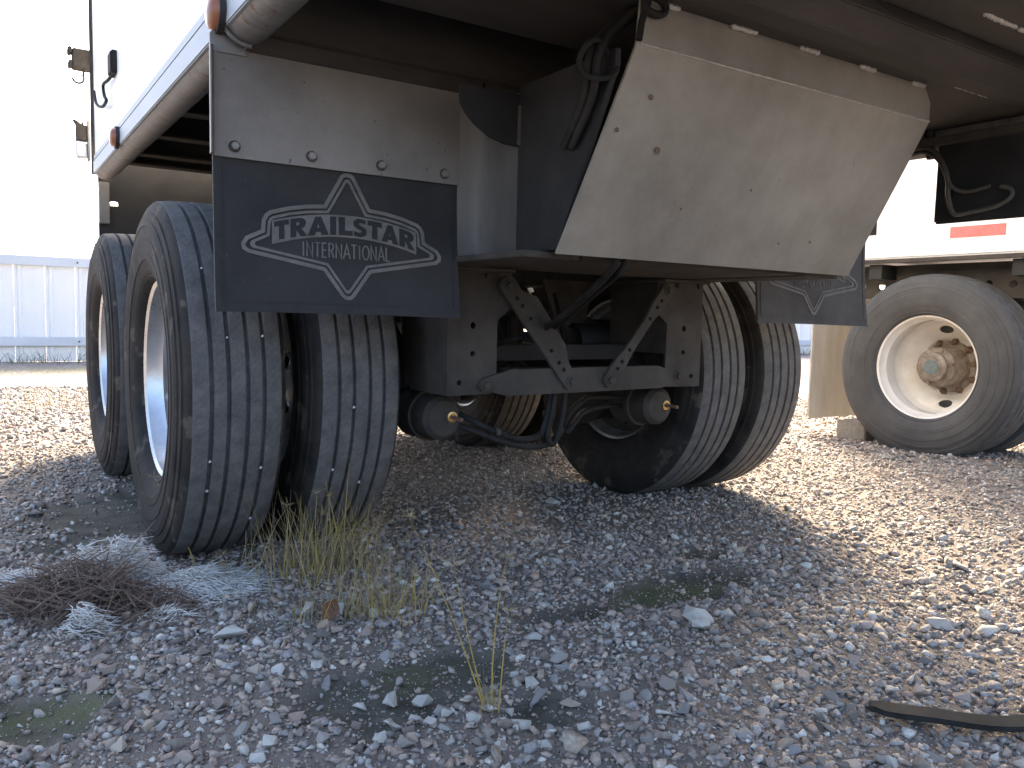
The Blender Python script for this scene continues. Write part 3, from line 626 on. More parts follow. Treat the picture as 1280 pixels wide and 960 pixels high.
# folded spill plate
def spill_plate():
    prof = [(-1.312, 1.3395), (-1.3127, 1.30), (-1.313, 1.262)]
    c = Vector((-1.313, 1.25)); e = Vector((-1.11, .852)); d2_ = (e-c).normalized()
    for t in np.linspace(.2, 1, 5):
        a = Vector((-1.313, 1.259)); b = c+d2_*.009
        p = a*(1-t)**2+c*2*t*(1-t)+b*t*t; prof.append((p.x, p.y))
    nseg = 10
    for i in range(1, nseg+1): p = c+d2_*(.009+((e-c).length-.009)*((i-.85)/(nseg-.85))); prof.append((p.x, p.y))
    zt, zb = 1.3395, .852
    th = .006; mb = MB(); vs = []; nx = 12
    nrm = []
    for i, (y, z) in enumerate(prof):
        a = prof[max(i-1, 0)]; b = prof[min(i+1, len(prof)-1)]; t = Vector((b[0]-a[0], b[1]-a[1])).normalized(); nrm.append((-t.y, t.x))
    for lay in (0, 1):
        for i, (y, z) in enumerate(prof):
            q = (zt-z)/(zt-zb); xl = -.465-.041*q; xr = .556-.018*q
            if z > 1.3: xl += .0; xr -= .03*(z-1.3)/.04
            for j in range(nx+1):
                x = xl+(xr-xl)*j/nx
                wob = .0018*math.sin(x*5+z*7)*(1 if .88 < z < 1.22 else .3)
                yy, zz = y+nrm[i][0]*th*lay, z+nrm[i][1]*th*lay
                vs.append((x, yy+wob, zz))
    n = len(prof); w_ = nx+1; fs = []
    for lay in (0, 1):
        o = lay*n*w_
        for i in range(n-1):
            for j in range(nx): fs.append((o+i*w_+j, o+i*w_+j+1, o+(i+1)*w_+j+1, o+(i+1)*w_+j))
    o = n*w_
    for i in range(n-1):
        for j in (0, nx): fs.append((i*w_+j, (i+1)*w_+j, o+(i+1)*w_+j, o+i*w_+j))
    for j in range(nx):
        for i in (0, n-1): fs.append((i*w_+j, i*w_+j+1, o+i*w_+j+1, o+i*w_+j))
    mb.add(vs, fs); p = mb.build('spill_plate', M_ALU, T, smooth=40)
    for x0, x1 in ((-.445, -.365), (-.215, -.135), (.01, .08), (.235, .30), (.46, .52)):
        weld(x0, x1, -1.316, 1.3385, .0075).build('weld_bead', M_WELD, p, smooth=50)
    MB().tube([(x, -1.3142, 1.2525) for x in np.linspace(-.464, .552, 60)], [.0028*random.uniform(.6, 1.15) for _ in range(60)], 6).build('worn_fold_highlight', M_WELD, p, smooth=60)  # bright bead along the worn fold, with the fold's highlight put into its colour
    # rust pits
    for x, q, r in ((-.395, .20, .006), (-.455, .37, .005), (-.33, .43, .0085), (.30, .80, .004), (.18, .83, .0035), (.0, .55, .003), (-.2, .7, .003)):
        y, z = -1.313+.203*q, 1.25-.398*q
        MB().lathe([(-.0012, .0001), (-.0012, r*.8), (.001, r)], 9, (x, y-.0035, z-.0018), 'Y').build('rust_spot', M_RUST, p)
spill_plate()
weld(.17, .30, -1.640, 1.352, .006).build('weld_bead', M_WELD, T, smooth=50)
weld(.31, .42, -1.640, 1.352, .006).build('weld_bead', M_WELD, T, smooth=50)
weld(.56, .72, -1.3755, 1.333, .005).build('weld_bead', M_WELD, T, smooth=50)

# black hose bundle with its ring beside the spill plate
HB = [(-.40, -1.285, 1.37), (-.432, -1.284, 1.343), (-.475, -1.276, 1.305), (-.515, -1.27, 1.265), (-.535, -1.27, 1.225), (-.531, -1.26, 1.19), (-.52, -1.235, 1.155), (-.517, -1.20, 1.11), (-.515, -1.165, 1.07)]
for dx, dy in ((0, 0), (.013, .014), (-.008, .016)):
    hose('hydraulic_hose', [(x+dx, y+dy, z) for x, y, z in HB], .0085)
MB().tube([(-.535+.044*math.cos(a), -1.272+.012*math.sin(a*2), 1.218+.036*math.sin(a)) for a in np.linspace(0, 2*math.pi, 28, endpoint=False)], .0062, 8, closed=True).build('hose_loop', M_HOSE, T, smooth=60)
MB().tube([(-.44+.028*math.cos(a), -1.325, 1.325+.016*math.sin(a)) for a in np.linspace(0, 2*math.pi, 20, endpoint=False)], .008, 8, closed=True).build('hose_loop', M_HOSE, T, smooth=60)
MB().tube([(-.455, -1.322, 1.33), (-.470, -1.322, 1.29), (-.474, -1.320, 1.255)], .007, 8).build('hose_loop', M_HOSE, T, smooth=60)

# side rails (round tube), lower side boards, body walls
RZ = lambda y: 1.323+.012*(y+.7)
for s_ in (-1, 1):
    MB().tube([(s_*1.075, -1.90, RZ(-1.9)), (s_*1.075, 0, RZ(0)), (s_*1.075, 1.70, RZ(1.70))], .05, 32).build('side_rail', M_RAILP, T, smooth=40)
    def sidepoly(x0, x1, dz0, dz1, nm, m):
        vs = []
        for y in (-1.90, 1.70):
            for x, dz in ((x0, dz0), (x1, dz0), (x1, dz1), (x0, dz1)): vs.append((x, y, RZ(y)+dz))
        MB().add(vs, [(0, 1, 2, 3), (4, 5, 6, 7), (0, 1, 5, 4), (1, 2, 6, 5), (2, 3, 7, 6), (3, 0, 4, 7)]).build(nm, m, T, bevel=.003)
    sidepoly(s_*1.10, s_*1.1275, -.027, .031, 'side_board', M_BOARD)
    sidepoly(s_*1.085, s_*1.1245, .034, .059, 'side_board', M_BOARD)
    yb = -1.90
    for k in range(4):
        y0 = yb+.90*k; y1 = y0+.896
        MB().add([(x, y, z) for y in (y0, y1) for x, z in ((s_*1.07, RZ(y)+.056), (s_*1.119, RZ(y)+.056), (s_*1.119, 2.62), (s_*1.07, 2.62))], [(0, 1, 2, 3), (4, 5, 6, 7), (0, 1, 5, 4), (1, 2, 6, 5), (2, 3, 7, 6), (3, 0, 4, 7)]).build('side_panel', M_WHITE, T)
    for yy in (-.76, .84, -1.75):
        z = RZ(yy)+.002
        l = MB().lathe([(0, .048), (s_*.012, .047), (s_*.012, .0001)], 28, (s_*1.1275, yy, z)); l.v = [(x, y, z+(zz-z)*.86) for x, y, zz in l.v]
        li = l.build('marker_light', M_DARK, T, smooth=40)
        l = MB().lathe([(s_*.010, .040), (s_*.022, .037), (s_*.028, .026), (s_*.030, .0001)], 28, (s_*1.1275, yy, z)); l.v = [(x, y, z+(zz-z)*.86) for x, y, zz in l.v]
        l.build('lens', M_AMBER, li, smooth=60)
    MB().tube([(s_*1.121, 1.745, 1.33), (s_*1.119, 1.745, 2.62)], .011, 10).build('corner_post', M_FRAME, T, smooth=60)
MB().box(-1.11, 1.11, 1.705, 1.73, 1.476, 2.62).build('front_wall', M_WHITE, T)
MB().box(-1.10, 1.10, -1.90, -1.87, 1.50, 2.62).build('tailgate', M_ALU2, T)
# front splash panel, skirt and front flap ahead of the forward wheels
for s_ in (-1, 1):
    MB().extr([(s_*.50, .86), (s_*1.085, .86), (s_*1.085, 1.474), (s_*.50, 1.474)], XZ(), 1.93, 1.945, [[(s_*(1.015+a), 1.222+b) for a, b in ((-.019, -.009), (.017, -.011), (.02, .006), (.008, .013), (-.016, .010))]]).build('splash_panel', M_DARK, T)
    MB().box(s_*1.04, s_*1.085, 1.89, 1.925, 1.12, 1.32).build('splash_bracket', M_ALU2, T, bevel=.003)
    MB().box(s_*.55, s_*1.11, 1.948, 1.958, .11, .90).build('front_mud_flap', M_FLAP, T)
MB().box(-.483, .483, 1.96, 1.975, .48, 1.474).build('front_sun_block', M_DARK, T)  # plate added to block sun coming in under the front of the trailer
# fittings on the front corner: cable clamp box, strap ring, lamp box
cl = MB(); cl.box(-1.19, -1.10, 1.86, 1.93, 1.835, 1.925); cl.box(-1.208, -1.191, 1.86, 1.93, 1.90, 1.93); cl.box(-1.206, -1.191, 1.86, 1.93, 1.838, 1.868); cl.box(-1.10, -1.085, 1.80, 1.90, 1.83, 1.92)
g1 = cl.build('latch_box', M_FRAME, T, bevel=.004)
MB().tube([(-1.165+.024*math.cos(a), 1.89, 1.795+.024*math.sin(a)) for a in np.linspace(-math.pi*.95, .1, 14)]+[(-1.143, 1.89, 1.835)], .0055, 7).build('latch_ring', M_FRAME, g1, smooth=60)
MB().tube([(-1.205, 1.89, 1.806), (-1.145, 1.89, 1.809)], .003, 6).build('latch_pin', M_FRAME, g1)
lb = MB(); lb.box(-1.18, -1.135, 1.86, 1.92, 1.50, 1.572); lb.extr([(-1.18, 1.572), (-1.195, 1.595), (-1.175, 1.59), (-1.158, 1.575), (-1.15, 1.60), (-1.148, 1.572)], XZ(), 1.86, 1.90)
lb.build('lamp_box', M_FRAME, T, bevel=.002)
MB().box(-1.183, -1.135, 1.865, 1.915, 1.42, 1.497).build('lamp_lens', M_WHITE, T, bevel=.006)
MB().box(-1.133, -1.122, 1.85, 1.92, 1.41, 1.60).build('lamp_plate', M_ALU2, T, bevel=.002)
# strap hook on the side panel
hk = MB(); hk.tube(spline([(-1.13, .96, 1.60), (-1.135, 1.035, 1.597), (-1.14, 1.15, 1.602), (-1.14, 1.119, 1.554), (-1.14, 1.06, 1.522), (-1.14, 1.20, 1.527), (-1.14, 1.40, 1.58), (-1.135, 1.53, 1.66)]), .006, 8); hk.build('strap_hook', M_HOSE, T, smooth=60)
MB().box(-1.142, -1.106, .90, .99, 1.595, 1.68).build('hook_mount', M_HOSE, T, bevel=.006)

# mud-flap brackets and flaps with their emblem
STAR=[(0.2985,.328),(.3085,.327),(.3155,.321),(.3545,.251),(.3965,.247),(.4375,.239),(.4775,.227),(.4885,.219),(.4955,.206),(.4975,.183),(.5315,.166),(.5415,.151),(.5395,.138),(.5275,.130),(.3565,.099),(.3145,.041),(.3075,.035),(.2985,.033)]
STAR = STAR+[(.597-a, b) for a, b in reversed(STAR[1:-1])]
def dense(L): return [p for i in range(len(L)) for n_ in [max(1, int(math.dist(L[i], L[(i+1) % len(L)])/.03))] for p in [(L[i][0]+(L[(i+1) % len(L)][0]-L[i][0])*k/n_, L[i][1]+(L[(i+1) % len(L)][1]-L[i][1])*k/n_) for k in range(n_)]]
def offs(poly, d):
    n = len(poly); out = []
    ar = sum(poly[i][0]*poly[(i+1) % n][1]-poly[(i+1) % n][0]*poly[i][1] for i in range(n)); sg = 1 if ar > 0 else -1
    for i in range(n):
        a, b, c = Vector(poly[i-1]), Vector(poly[i]), Vector(poly[(i+1) % n])
        t1, t2 = (b-a).normalized(), (c-b).normalized(); n1, n2 = Vector((-t1.y, t1.x)), Vector((-t2.y, t2.x))
        m_ = (n1+n2); m_ = m_.normalized() if m_.length > 1e-6 else n1
        k = d/max(.28, m_.dot(n1)); p = b+m_*k*sg; out.append((p.x, p.y))
    return out
SHARP = [(.2985,.3515),(.3545,.251),(.3965,.247),(.4375,.239),(.4775,.227),(.4885,.219),(.4955,.206),(.4975,.183),(.5833,.1401),(.3565,.099),(.2985,.0189)]
SHARP = SHARP+[(.597-a, b) for a, b in reversed(SHARP[1:-1])]
def rounded(poly, rho):
    out = []; n = len(poly)
    for i in range(n):
        a, b, c = Vector(poly[i-1]), Vector(poly[i]), Vector(poly[(i+1) % n])
        u, v = (a-b).normalized(), (c-b).normalized(); half = math.acos(max(-1, min(1, u.dot(v))))/2
        if half > R(45): out.append(tuple(b)); continue
        t = rho/math.tan(half); p0, p1 = b+u*t, b+v*t; cen = b+(u+v).normalized()*rho/math.sin(half)
        a0 = math.atan2(*(p0-cen).yx); a1 = math.atan2(*(p1-cen).yx); d = (a1-a0+math.pi) % (2*math.pi)-math.pi
        out += [(cen.x+rho*math.cos(a0+d*k/7), cen.y+rho*math.sin(a0+d*k/7)) for k in range(8)]
    return out
def arc(z0, z1, x): return z1-(z1-z0)*((x-.2985)/.176)**2          # z at plaque ends / middle
LET = {'T': ([(0,1),(1,1),(1,.73),(.68,.73),(.68,0),(.32,0),(.32,.73),(0,.73)], []),
 'R': ([(0,0),(0,1),(.55,1),(.78,.95),(.92,.82),(.93,.64),(.83,.49),(.66,.41),(1,0),(.60,0),(.37,.37),(.34,.37),(.34,0)], [[(.34,.60),(.34,.78),(.48,.78),(.57,.69),(.48,.60)]]),
 'A': ([(0,0),(.36,1),(.64,1),(1,0),(.67,0),(.61,.17),(.39,.17),(.33,0)], [[(.44,.38),(.56,.38),(.5,.64)]]),
 'I': ([(0,0),(0,1),(1,1),(1,0)], []), 'L': ([(0,0),(0,1),(.45,1),(.45,.27),(1,.27),(1,0)], []),
 'S': ([(.05,.05),(.30,0),(.60,.0),(.86,.08),(.98,.26),(.93,.45),(.72,.57),(.48,.64),(.40,.70),(.45,.77),(.62,.78),(.88,.73),(.92,.96),(.62,1.0),(.36,1.0),(.12,.91),(.02,.74),(.08,.55),(.30,.43),(.54,.37),(.62,.30),(.55,.23),(.38,.22),(.05,.29)], [])}
TX = [('T',.1285,.1610),('R',.1650,.2025),('A',.2045,.2530),('I',.2570,.2710),('L',.2775,.3110),('S',.3125,.3465),('T',.3485,.3840),('A',.3840,.4270),('R',.4300,.4700)]
THIN = {'I': [[(.5,0),(.5,1)]], 'N': [[(.1,0),(.1,1),(.9,0),(.9,1)]], 'T': [[(0,1),(1,1)],[(.5,.97),(.5,0)]], 'E': [[(.9,1),(.15,1),(.15,0),(.9,0)],[(.18,.52),(.82,.52)]],
 'R': [[(.12,0),(.12,1),(.55,1),(.82,.92),(.88,.75),(.80,.60),(.55,.52),(.16,.52)],[(.5,.50),(.92,0)]], 'A': [[(0,0),(.5,1),(1,0)],[(.24,.33),(.76,.33)]],
 'O': [[(.5+.48*math.cos(a), .5+.5*math.sin(a)) for a in np.linspace(0, 2*math.pi, 17)]], 'L': [[(.12,1),(.12,0),(.85,0)]]}
WID = {'I': .5, 'N': 1.05, 'T': .85, 'E': .85, 'R': .9, 'A': 1.05, 'O': 1.1, 'L': .8}
def ribbon(mb, pts, w_, fn, d0, d1):
    P = [Vector(p) for p in pts]; Lf, Rt = [], []
    for i, p in enumerate(P):
        t1 = (P[i]-P[i-1]).normalized() if i else (P[1]-P[0]).normalized(); t2 = (P[i+1]-P[i]).normalized() if i < len(P)-1 else t1
        n1, n2 = Vector((-t1.y, t1.x)), Vector((-t2.y, t2.x)); m_ = (n1+n2); m_ = m_.normalized() if m_.length > 1e-5 else n1
        k = w_/2/max(.4, m_.dot(n1)); Lf.append(p+m_*k); Rt.append(p-m_*k)
    k = len(P); vs = [fn(q.x, q.y, d) for d in (d0, d1) for q in Lf+Rt]; o = 2*k
    fs = []
    for i in range(k-1):
        fs += [(i, i+1, k+i+1, k+i), (o+i, o+i+1, o+k+i+1, o+k+i), (i, i+1, o+i+1, o+i), (k+i, k+i+1, o+k+i+1, o+k+i)]
    fs += [(0, k, o+k, o), (k-1, 2*k-1, o+2*k-1, o+k-1)]
    mb.add(vs, fs)
def mud_flap(x0, M_FLAP, M_EMBD):
    yF = -.742; zB = .706; W_ = .590; H = .335
    def F(u, v, d): q = (H-v)/H; return (x0+u, yF-d-.016*q*q-.0045*q*math.sin(u*9.5+x0*3)-.010*q*q*max(0, (u-.42)/.17)**2, zB+v+.004*q*math.sin(u*4+1))
    nx, nz = 22, 12; fl = MB(); vs = [F(W_*a/nx, H*b/nz, d) for d in (0, -.008) for b in range(nz+1) for a in range(nx+1)]; w_ = nx+1; m = w_*(nz+1)
    fs = [(o+b*w_+a, o+b*w_+a+1, o+(b+1)*w_+a+1, o+(b+1)*w_+a) for o in (0, m) for b in range(nz) for a in range(nx)]
    fs += [(b*w_+a, (b+1)*w_+a, m+(b+1)*w_+a, m+b*w_+a) for b in range(nz) for a in (0, nx)]+[(b*w_+a, b*w_+a+1, m+b*w_+a+1, m+b*w_+a) for a in range(nx) for b in (0, nz)]
    f = fl.add(vs, fs).build('mud_flap', M_FLAP, T, smooth=40)
    bd = MB()
    for a, b in (((.018, .0235), (.572, .0235)), ((.016, .028), (.016, .32)), ((.574, .028), (.574, .32))):
        ribbon(bd, [(a[0]+(b[0]-a[0])*t, a[1]+(b[1]-a[1])*t) for t in np.linspace(0, 1, 16)], .003, F, .0002, .0022)
    bd.build('border_rib', M_FLAP, f)
    o1 = dense(STAR); o2 = dense(offs(STAR, .0088)); o3 = dense(rounded(offs(SHARP, .0135), .009)); o4 = dense(rounded(offs(SHARP, .0195), .005))
    e = MB(); e.extr(o1, F, .0002, .0035, [o2]); e.build('emblem_outer_outline', M_EMB, f)
    e = MB(); e.extr(o3, F, .0002, .0030, [o4]); e.build('emblem_inner_outline', M_EMB, f)
    xs = np.linspace(.1235, .4745, 17)
    pl = MB(); pl.extr([(x, arc(.205, .231, x)) for x in xs]+[(x, arc(.152, .180, x)) for x in reversed(xs)], F, .0002, .0022); pl.build('emblem_plaque', M_EMB, f)
    for ch, a, b in TX:
        o, hs = LET[ch]
        def mp(p): x = a+(b-a)*p[0]; zt = arc(.2005, .2265, x); zb = arc(.1590, .1845, x); return (x, zb+(zt-zb)*p[1])
        def dens(l):
            out = []
            for i in range(len(l)):
                p, q = l[i], l[(i+1) % len(l)]; k = max(1, int(abs(p[0]-q[0])*3))
                out += [(p[0]+(q[0]-p[0])*j/k, p[1]+(q[1]-p[1])*j/k) for j in range(k)]
            return out
        lt = MB(); lt.extr([mp(p) for p in dens(o)], F, .0024, .0040, [[mp(p) for p in h] for h in hs]); lt.build('letter', M_EMBD, f)
    tot = sum(WID[c] for c in 'INTERNATIONAL')+.22*12; un = (.4065-.1905)/tot; x = .1905
    for c in 'INTERNATIONAL':
        w_ = WID[c]*un; lt = MB()
        for k, st in enumerate(THIN[c]):
            ribbon(lt, [(x+p[0]*w_, .1305+p[1]*.0325-.0 ) for p in st], .0032, F, .0002, .0022+.0003*k)
        lt.build('letter', M_EMB, f); x += w_+.22*un
    return f
mud_flap(-1.1425, M_FLAP, M_EMBD); mud_flap(.575, M_FLAPLIT, M_FLAPLIT)
def flap_bracket(xa, xb, s_):
    """xa = outer edge, xb = inner edge"""
    mb = MB(); y = -.7525
    # plan profile with the outer edge folded toward the rear
    pr_ = [(xb, y), (xa-s_*.022, y), (xa-s_*.008, y-.003), (xa, y-.012), (xa+s_*.003, y-.032), (xa+s_*.006, y-.032), (xa+s_*.003, y-.010), (xa-s_*.006, y+.001), (xa-s_*.02, y+.005), (xb, y+.005)]
    mb.extr(pr_, XY, 1.037, 1.2615); o = mb.build('flap_bracket', M_ALU2, T, smooth=35)
    MB().tube([(s_*(1.075+.055*math.cos(a)), -.775, 1.322+.055*math.sin(a)) for a in np.linspace(R(-5), R(-95), 14)], .0055, 8).build('bracket_weld', M_RAILP, o, smooth=60)
    MB().extr([(s_*1.15, 1.25), (s_*1.15, 1.285), (s_*1.145, 1.29)]+[(s_*(1.075+.052*math.cos(a)), 1.322+.052*math.sin(a)) for a in np.linspace(R(-35), R(-85), 10)]+[(s_*1.075, 1.25)], XZ(), -.757, -.750).build('bracket_saddle', M_ALU2, o)
    for i in range(4):
        x = xa+(xb-xa)*(.083+.282*i); b_ = MB(); hexbolt(b_, x, y, 1.0605, .0095, .009, False); b_.lathe([(0, .0001), (-.003, .0001), (-.003, .0125), (0, .0125)], 14, (x, y, 1.0605), 'Y', 1); b_.build('bolt', [M_ALU2, M_FRAME], o, smooth=30)
flap_bracket(-1.150, -.553, -1); flap_bracket(1.160, .57, 1)

# dark light-box plate with cable loops at the right rear
MB().box(1.02, 1.045, -1.075, -1.75, 1.042, 1.30).build('light_box_plate', M_DARK, T, bevel=.006)
MB().box(.985, 1.06, -.99, -1.75, 1.288, 1.312).build('light_box_rail', M_FRAME, T, bevel=.004)
MB().tube([(1.01, -1.05, 1.34), (1.01, -1.06, 1.25)], .014, 8).build('light_box_strut', M_DARK, T, smooth=60)
cab = mat('grey_cable', (.05, .047, .04), (.10, .092, .078), 20, .6)
hose('light_cable', [(1.02, -.98, 1.29), (1.0, -1.03, 1.288), (.995, -1.08, 1.267), (.99, -1.118, 1.212), (.99, -1.132, 1.165), (.992, -1.135, 1.12), (.998, -1.153, 1.066), (1.005, -1.20, 1.068), (1.008, -1.27, 1.078), (1.012, -1.31, 1.10), (1.014, -1.31, 1.125), (1.012, -1.28, 1.137)], .0075, cab)
hose('light_cable', [(1.02, -.99, 1.275), (1.0, -1.04, 1.272), (.99, -1.09, 1.245), (.983, -1.122, 1.20), (.99, -1.14, 1.155), (1.0, -1.165, 1.135), (1.008, -1.20, 1.132), (1.012, -1.25, 1.142)], .0065, cab)

# ------------------------------------------------------------------ white box trailer alongside
V = link('box_trailer', None, loc=(2.8, 0, 0)); tag(V, 'white riveted box trailer with cream steel wheel and red reflective tape', 'trailer')
def vb(mb): mb.v = [(x-2.8, y, z) for x, y, z in mb.v]; return mb
vb(MB().box(2.8, 5.3, -9.5, .76, 1.09, 3.3)).build('body', M_WHITE, V, bevel=.01)
vb(MB().box(2.796, 2.799, -.44, -.157, 1.185, 1.243)).build('reflective_tape', M_REDT, V)
rv = MB().lathe([(0, .007), (-.003, .006), (-.0045, .0001)], 8).mesh('rivet', M_WHITE)
for k in range(-2, 2):
    for (dy, z) in ((0, 1.152), (.085, 1.152), (0, 1.108), (.085, 1.108)):
        link('rivet', rv, V, (-.0005, .05+k*.312+dy-.0, z))
vb(MB().box(2.80, 2.84, -9.4, .72, 1.068, 1.0895)).build('bottom_rail', M_FRAME, V)
hl = [circ(y, .945, .022, 14) for y in np.arange(-1.4, .65, .125)]
vb(MB().extr([(-1.6, .87), (-1.6, 1.066), (.70, 1.066), (.70, .87)], YZ, 3.0, 3.012, hl)).build('slider_rail', M_FRAME, V)
vb(MB().box(4.6, 4.62, -1.6, .70, .87, 1.066)).build('slider_rail', M_FRAME, V)
for y in (-1.3, -.5, .3, .66): vb(MB().box(2.85, 5.25, y-.04, y+.04, .98, 1.065)).build('cross_member', M_DARK, V)
vw = wheel(V, .103+.01, -.056, .482, -1, RIMV, TYV, hub=(M_HUB, M_RUST, .035)); vi = wheel(V, .103+.01+.326, -.056, .482, 1, RIMI, TYV)
vb(MB().lathe([(3.2, .0635), (4.9, .0635)], 20, (0, -.056, .482))).build('axle', M_DARK, V, smooth=40)
vb(MB().lathe([(3.22, .0001), (3.22, .205), (3.42, .21), (3.42, .06)], 32, (0, -.056, .482))).build('brake_drum', M_DARK, V, smooth=35)
def van_flap():
    mb = MB(); n = 60; x0, x1 = 2.842, 3.45; vs = []
    rows = [(.10, .03), (.108, .012), (.125, .002), (.15, 0), (1.0, 0)]
    for z, ins in rows:
        for i in range(n+1):
            x = (x0+ins)+(x1-x0-2*ins)*i/n
            vs.append((x, .70+(.004 if i % 2 else 0)+.05*math.sin((1-z)*1.2)*0, z))
    fs = [(r*(n+1)+i, r*(n+1)+i+1, (r+1)*(n+1)+i+1, (r+1)*(n+1)+i) for r in range(len(rows)-1) for i in range(n)]
    m = len(vs); vs += [(x, y+.012, z) for x, y, z in vs]; fs += [tuple(i+m for i in f) for f in fs]
    for r in range(len(rows)-1):
        for i in (0, n): fs.append((r*(n+1)+i, (r+1)*(n+1)+i, m+(r+1)*(n+1)+i, m+r*(n+1)+i))
    for i in range(n): fs.append((i, i+1, m+i+1, m+i))
    mb.add(vs, fs); vb(mb).build('mud_flap', M_CREAM, V)
van_flap()
ck = MB(); ck.extr([(0, 0), (.20, 0), (.20, .115), (.03, .115), (0, .09)], lambda u, v, d: (d, u, v), 0, .26)
co = ck.build('wheel_chock', M_WOOD, None, bevel=.006); co.location = (2.90, .335, height(3, .4)-.004); tag(co, 'weathered grey block wedged behind the cream wheel of the white trailer', 'wheel chock')

# ------------------------------------------------------------------ plants, twigs, litter
def blade(mb, p, d, L, r, bend, n=5, mi=0):
    p = Vector(p); d = Vector(d).normalized(); b = Vector((random.uniform(-1, 1), random.uniform(-1, 1), -.3))*bend
    pts = [p+d*L*t+b*L*t*t for t in np.linspace(0, 1, n)]
    mb.tube(pts, [r*(1-.8*t) for t in np.linspace(0, 1, n)], 3, False, mi); return pts[-1]
def tuft(name, cx, cy, sx, sy, n, hmin, hmax, label, heads=3, green=.25, tall=()):
    z0 = height(cx, cy); root = link(name, None, loc=(cx, cy, z0)); tag(root, label, 'grass', 'dry grass tufts')
    s1 = MB(); hd = MB()
    for i in range(n):
        x, y = random.gauss(0, sx), random.gauss(0, sy); L = hmin+(hmax-hmin)*random.random()**1.25
        tip = blade(s1, (x, y, -.008), (random.gauss(0, .24), random.gauss(0, .24), 1), L, random.uniform(.0007, .0017), random.uniform(0, .45), mi=1 if random.random() < green else random.choice((0, 0, 2)))
        if random.random() < heads/n:
            for k in range(16): blade(hd, tip, (random.gauss(0, 1), random.gauss(0, 1), random.uniform(-.1, .9)), random.uniform(.015, .04), .0007, .15, 3)
    for (x, y, dx, dy, L) in tall:
        tip = blade(s1, (x, y, -.008), (dx, dy, 1), L, .0021, .10, 8, 1)
        for k in range(14): blade(hd, tip, (random.gauss(0, 1), random.gauss(0, 1), random.uniform(.0, 1)), random.uniform(.012, .035), .0007, .15, 3)
    st = s1.build('stems', [M_STRAW, M_GREEN, M_TWIG], root); st['kind'] = 'stuff'
    if hd.v: hd.build('seed_heads', M_STRAW, root)['kind'] = 'stuff'
tuft('grass_tuft', -.81, -.47, .085, .075, 300, .06, .27, 'tall dry yellow grass tuft between the dual tyres behind the mud flap', 5, .3,
     ((-.02, -.05, -.08, .1, .25), (.03, .02, .12, 0, .22), (.07, -.03, -.22, .14, .34), (.06, -.02, .02, .03, .33), (-.06, .02, -.1, 0, .21)))
tuft('grass_tuft', -.805, -.86, .08, .05, 170, .05, .17, 'short yellow green grass tuft beside the cracked mud patch', 2, .45)
tuft('grass_tuft', -.99, -.76, .07, .06, 60, .03, .09, 'sparse brown dead grass tuft next to the fallen leaf', 0, .05)
tuft('grass_tuft', -.815, -1.36, .012, .012, 9, .03, .10, 'single leaning weed with seed head growing on the dark mud', 1, .5, ((0, 0, -.30, .12, .40), (.004, .004, -.25, .12, .30), (.012, .0, -.02, .04, .30), (.02, -.01, .05, -.02, .2)))
tuft('grass_tuft', -1.05, .05-.45, .01, .02, 5, .05, .12, 'thin dry weed stalk leaning on the near outer tyre', 1, .2, ((-.04, .1, -.25, .45, .30),))
tuft('grass_tuft', -1.18, 3.9, .16, .3, 110, .05, .22, 'thin straw coloured grass tuft out in the open yard', 0, .15)
def fence_weeds():
    mb = MB()
    for i in range(1500):
        x = random.uniform(-6, 16); y = 9.05-abs(random.gauss(0, .25))
        blade(mb, (x, y, 0), (random.gauss(0, .3), random.gauss(0, .3), 1), random.uniform(.05, .22), random.uniform(.003, .006), .4, 3, random.choice((0, 1, 1)))
    tag(mb.build('weeds', [M_STRAW, M_GREENW]), 'low yellow green weeds along the foot of the white fence', 'weeds', None, 'stuff')
M_GREENW = mat('weed_green', (.09, .11, .04), (.20, .20, .07), 20, .8)
fence_weeds()
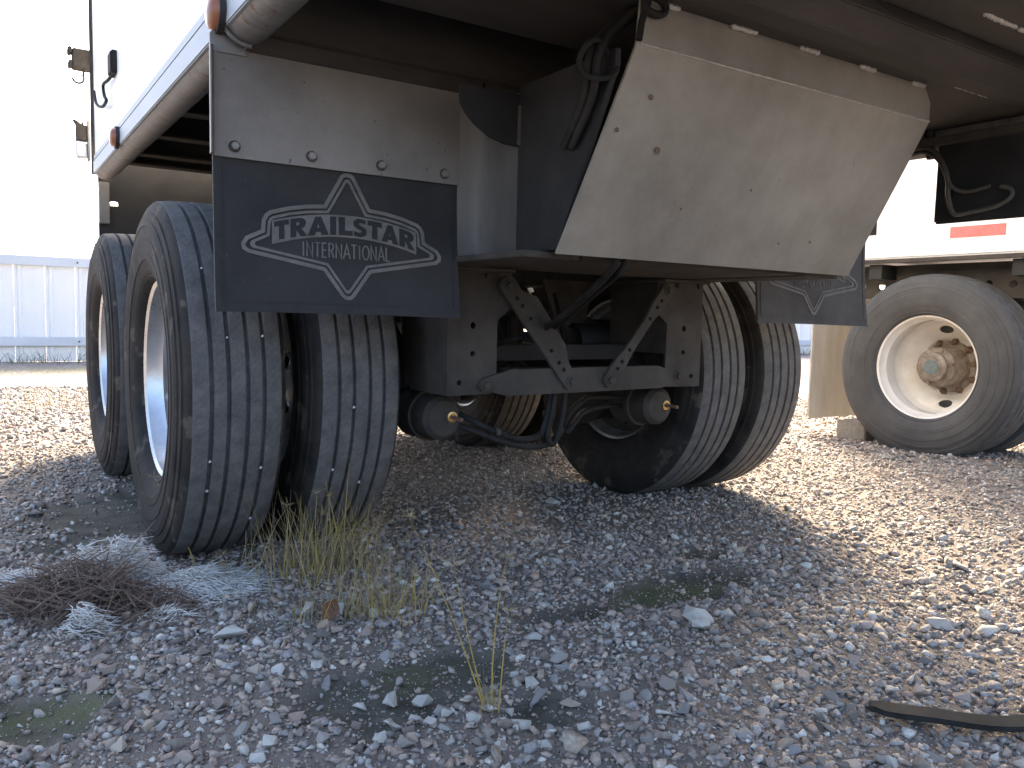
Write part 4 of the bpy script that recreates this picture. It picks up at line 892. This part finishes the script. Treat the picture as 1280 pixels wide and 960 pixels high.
def twig_pile():
    cx, cy = -1.385, -.455; mb = MB()
    for i in range(900):
        u_ = random.gauss(0, .115); v_ = random.gauss(0, .06)
        if abs(u_) > .27: continue
        dome = .115*math.exp(-(u_/.15)**2-(v_/.08)**2); u = .84*u_+.55*v_; v = -.55*u_+.84*v_
        z = height(cx+u, cy+v)+random.uniform(.004, .012+dome)
        a = random.gauss(.5, 1.2); d = Vector((math.cos(a), -math.sin(a)*.75, random.gauss(0, .4)))
        L = random.uniform(.05, .17); n = 6; cv = Vector((random.gauss(0, .5), random.gauss(0, .5), random.gauss(-.15, .3)))
        pts = [Vector((cx+u, cy+v, z))+d*L*(t-.5)+cv*L*(t*t-.4*t) for t in np.linspace(0, 1, n)]
        pts = [Vector((p.x, p.y, max(p.z, height(p.x, p.y)+.002))) for p in pts]
        r = random.choice((.0007, .0009, .0012, .0022))*random.uniform(.8, 1.2); mb.tube(pts, [r]*(n-1)+[r*.5], 4, False)
    o = mb.build('twig_pile', M_TWIG); tag(o, 'tangled pile of dry brown twigs beside the near outer wheel', 'twigs')
    fl = MB()
    spots = [(-1.29, -.32, .045, .035, .10, 1200), (-1.37, -.30, .04, .03, .09, 800), (-1.13, -.42, .06, .05, .035, 1900), (-1.06, -.48, .04, .04, .012, 500), (-1.53, -.22, .04, .03, .03, 700), (-1.56, -.34, .03, .03, .015, 300), (-1.40, -.60, .022, .02, .05, 200), (-1.24, -.62, .025, .02, .02, 130)]
    for (x, y, sx, sy, h, n) in spots:
        a0 = random.uniform(-.6, .6)
        for i in range(n):
            px_, py_ = random.gauss(x, sx), random.gauss(y, sy); q = math.exp(-((px_-x)/sx)**2*.5-((py_-y)/sy)**2*.5)
            p = Vector((px_, py_, height(px_, py_)+.006+random.uniform(0, h*q*1.2)))
            a = a0+random.gauss(.2, .7); d = Vector((math.cos(a), math.sin(a), random.gauss(.02, .25)))
            L = random.uniform(.02, .055); b = Vector((random.gauss(0, .3), random.gauss(0, .3), -.25))
            pts = [p+d*L*t+b*L*t*t for t in (0, .5, 1)]
            pts = [Vector((c.x, c.y, max(c.z, height(c.x, c.y)+.003))) for c in pts]
            fl.tube(pts, [.0012, .0012, .0005], 3, False)
    o = fl.build('white_fluff', M_FLUFF); tag(o, 'matted white fluff lying over and around the brown twig pile', 'fluff')
twig_pile()
def leaf():
    mb = MB(); n = 9; vs = []; fs = []
    for i in range(n):
        t = i/(n-1); w_ = .019*math.sin(math.pi*min(1, t*1.02+.02))**.8+.0006
        for j in range(5):
            s_ = (j-2)/2; vs.append((t*.062, s_*w_, .012+.012*t+.012*s_*s_+.006*math.sin(t*5)))
    for i in range(n-1):
        for j in range(4): fs.append((i*5+j, i*5+j+1, i*5+j+6, i*5+j+5))
    m = len(vs); vs += [(x, y, z+.0006) for x, y, z in vs]; fs += [tuple(k+m for k in f) for f in fs]
    mb.add(vs, fs); o = mb.build('dead_leaf', M_LEAF, None, smooth=60); o.location = (-.945, -.865, height(-.93, -.85)); o.rotation_euler = (.5, -.5, .7)
    tag(o, 'curled reddish brown dead leaf lying by the grass tuft', 'leaf')
leaf()
def strip():
    P = spline([(-.235, -1.735, 0), (-.19, -1.79, 0), (-.14, -1.845, 0), (-.08, -1.895, 0), (0, -1.92, 0), (.10, -1.915, 0), (.24, -1.93, 0)], 5); vs = []; k = len(P)
    for i, p in enumerate(P):
        a, b = P[max(i-1, 0)], P[min(i+1, k-1)]; t = (b-a).normalized(); n = Vector((-t.y, t.x, 0)); z = height(p.x, p.y)+.017
        w_ = .019 if i > 1 else .012
        for s_, dz in ((-1, 0), (1, .004), (1, .013), (-1, .010)): vs.append(p+n*w_*s_+Vector((0, 0, z+dz)))
    fs = [(i*4+j, i*4+(j+1) % 4, i*4+4+(j+1) % 4, i*4+4+j) for i in range(k-1) for j in range(4)]+[(0, 1, 2, 3), (4*k-4, 4*k-3, 4*k-2, 4*k-1)]
    o = MB().add(vs, fs).build('rubber_strip', M_HOSE, None, bevel=.002); tag(o, 'flat black rubber strip curving across the gravel', 'rubber strip')
strip()
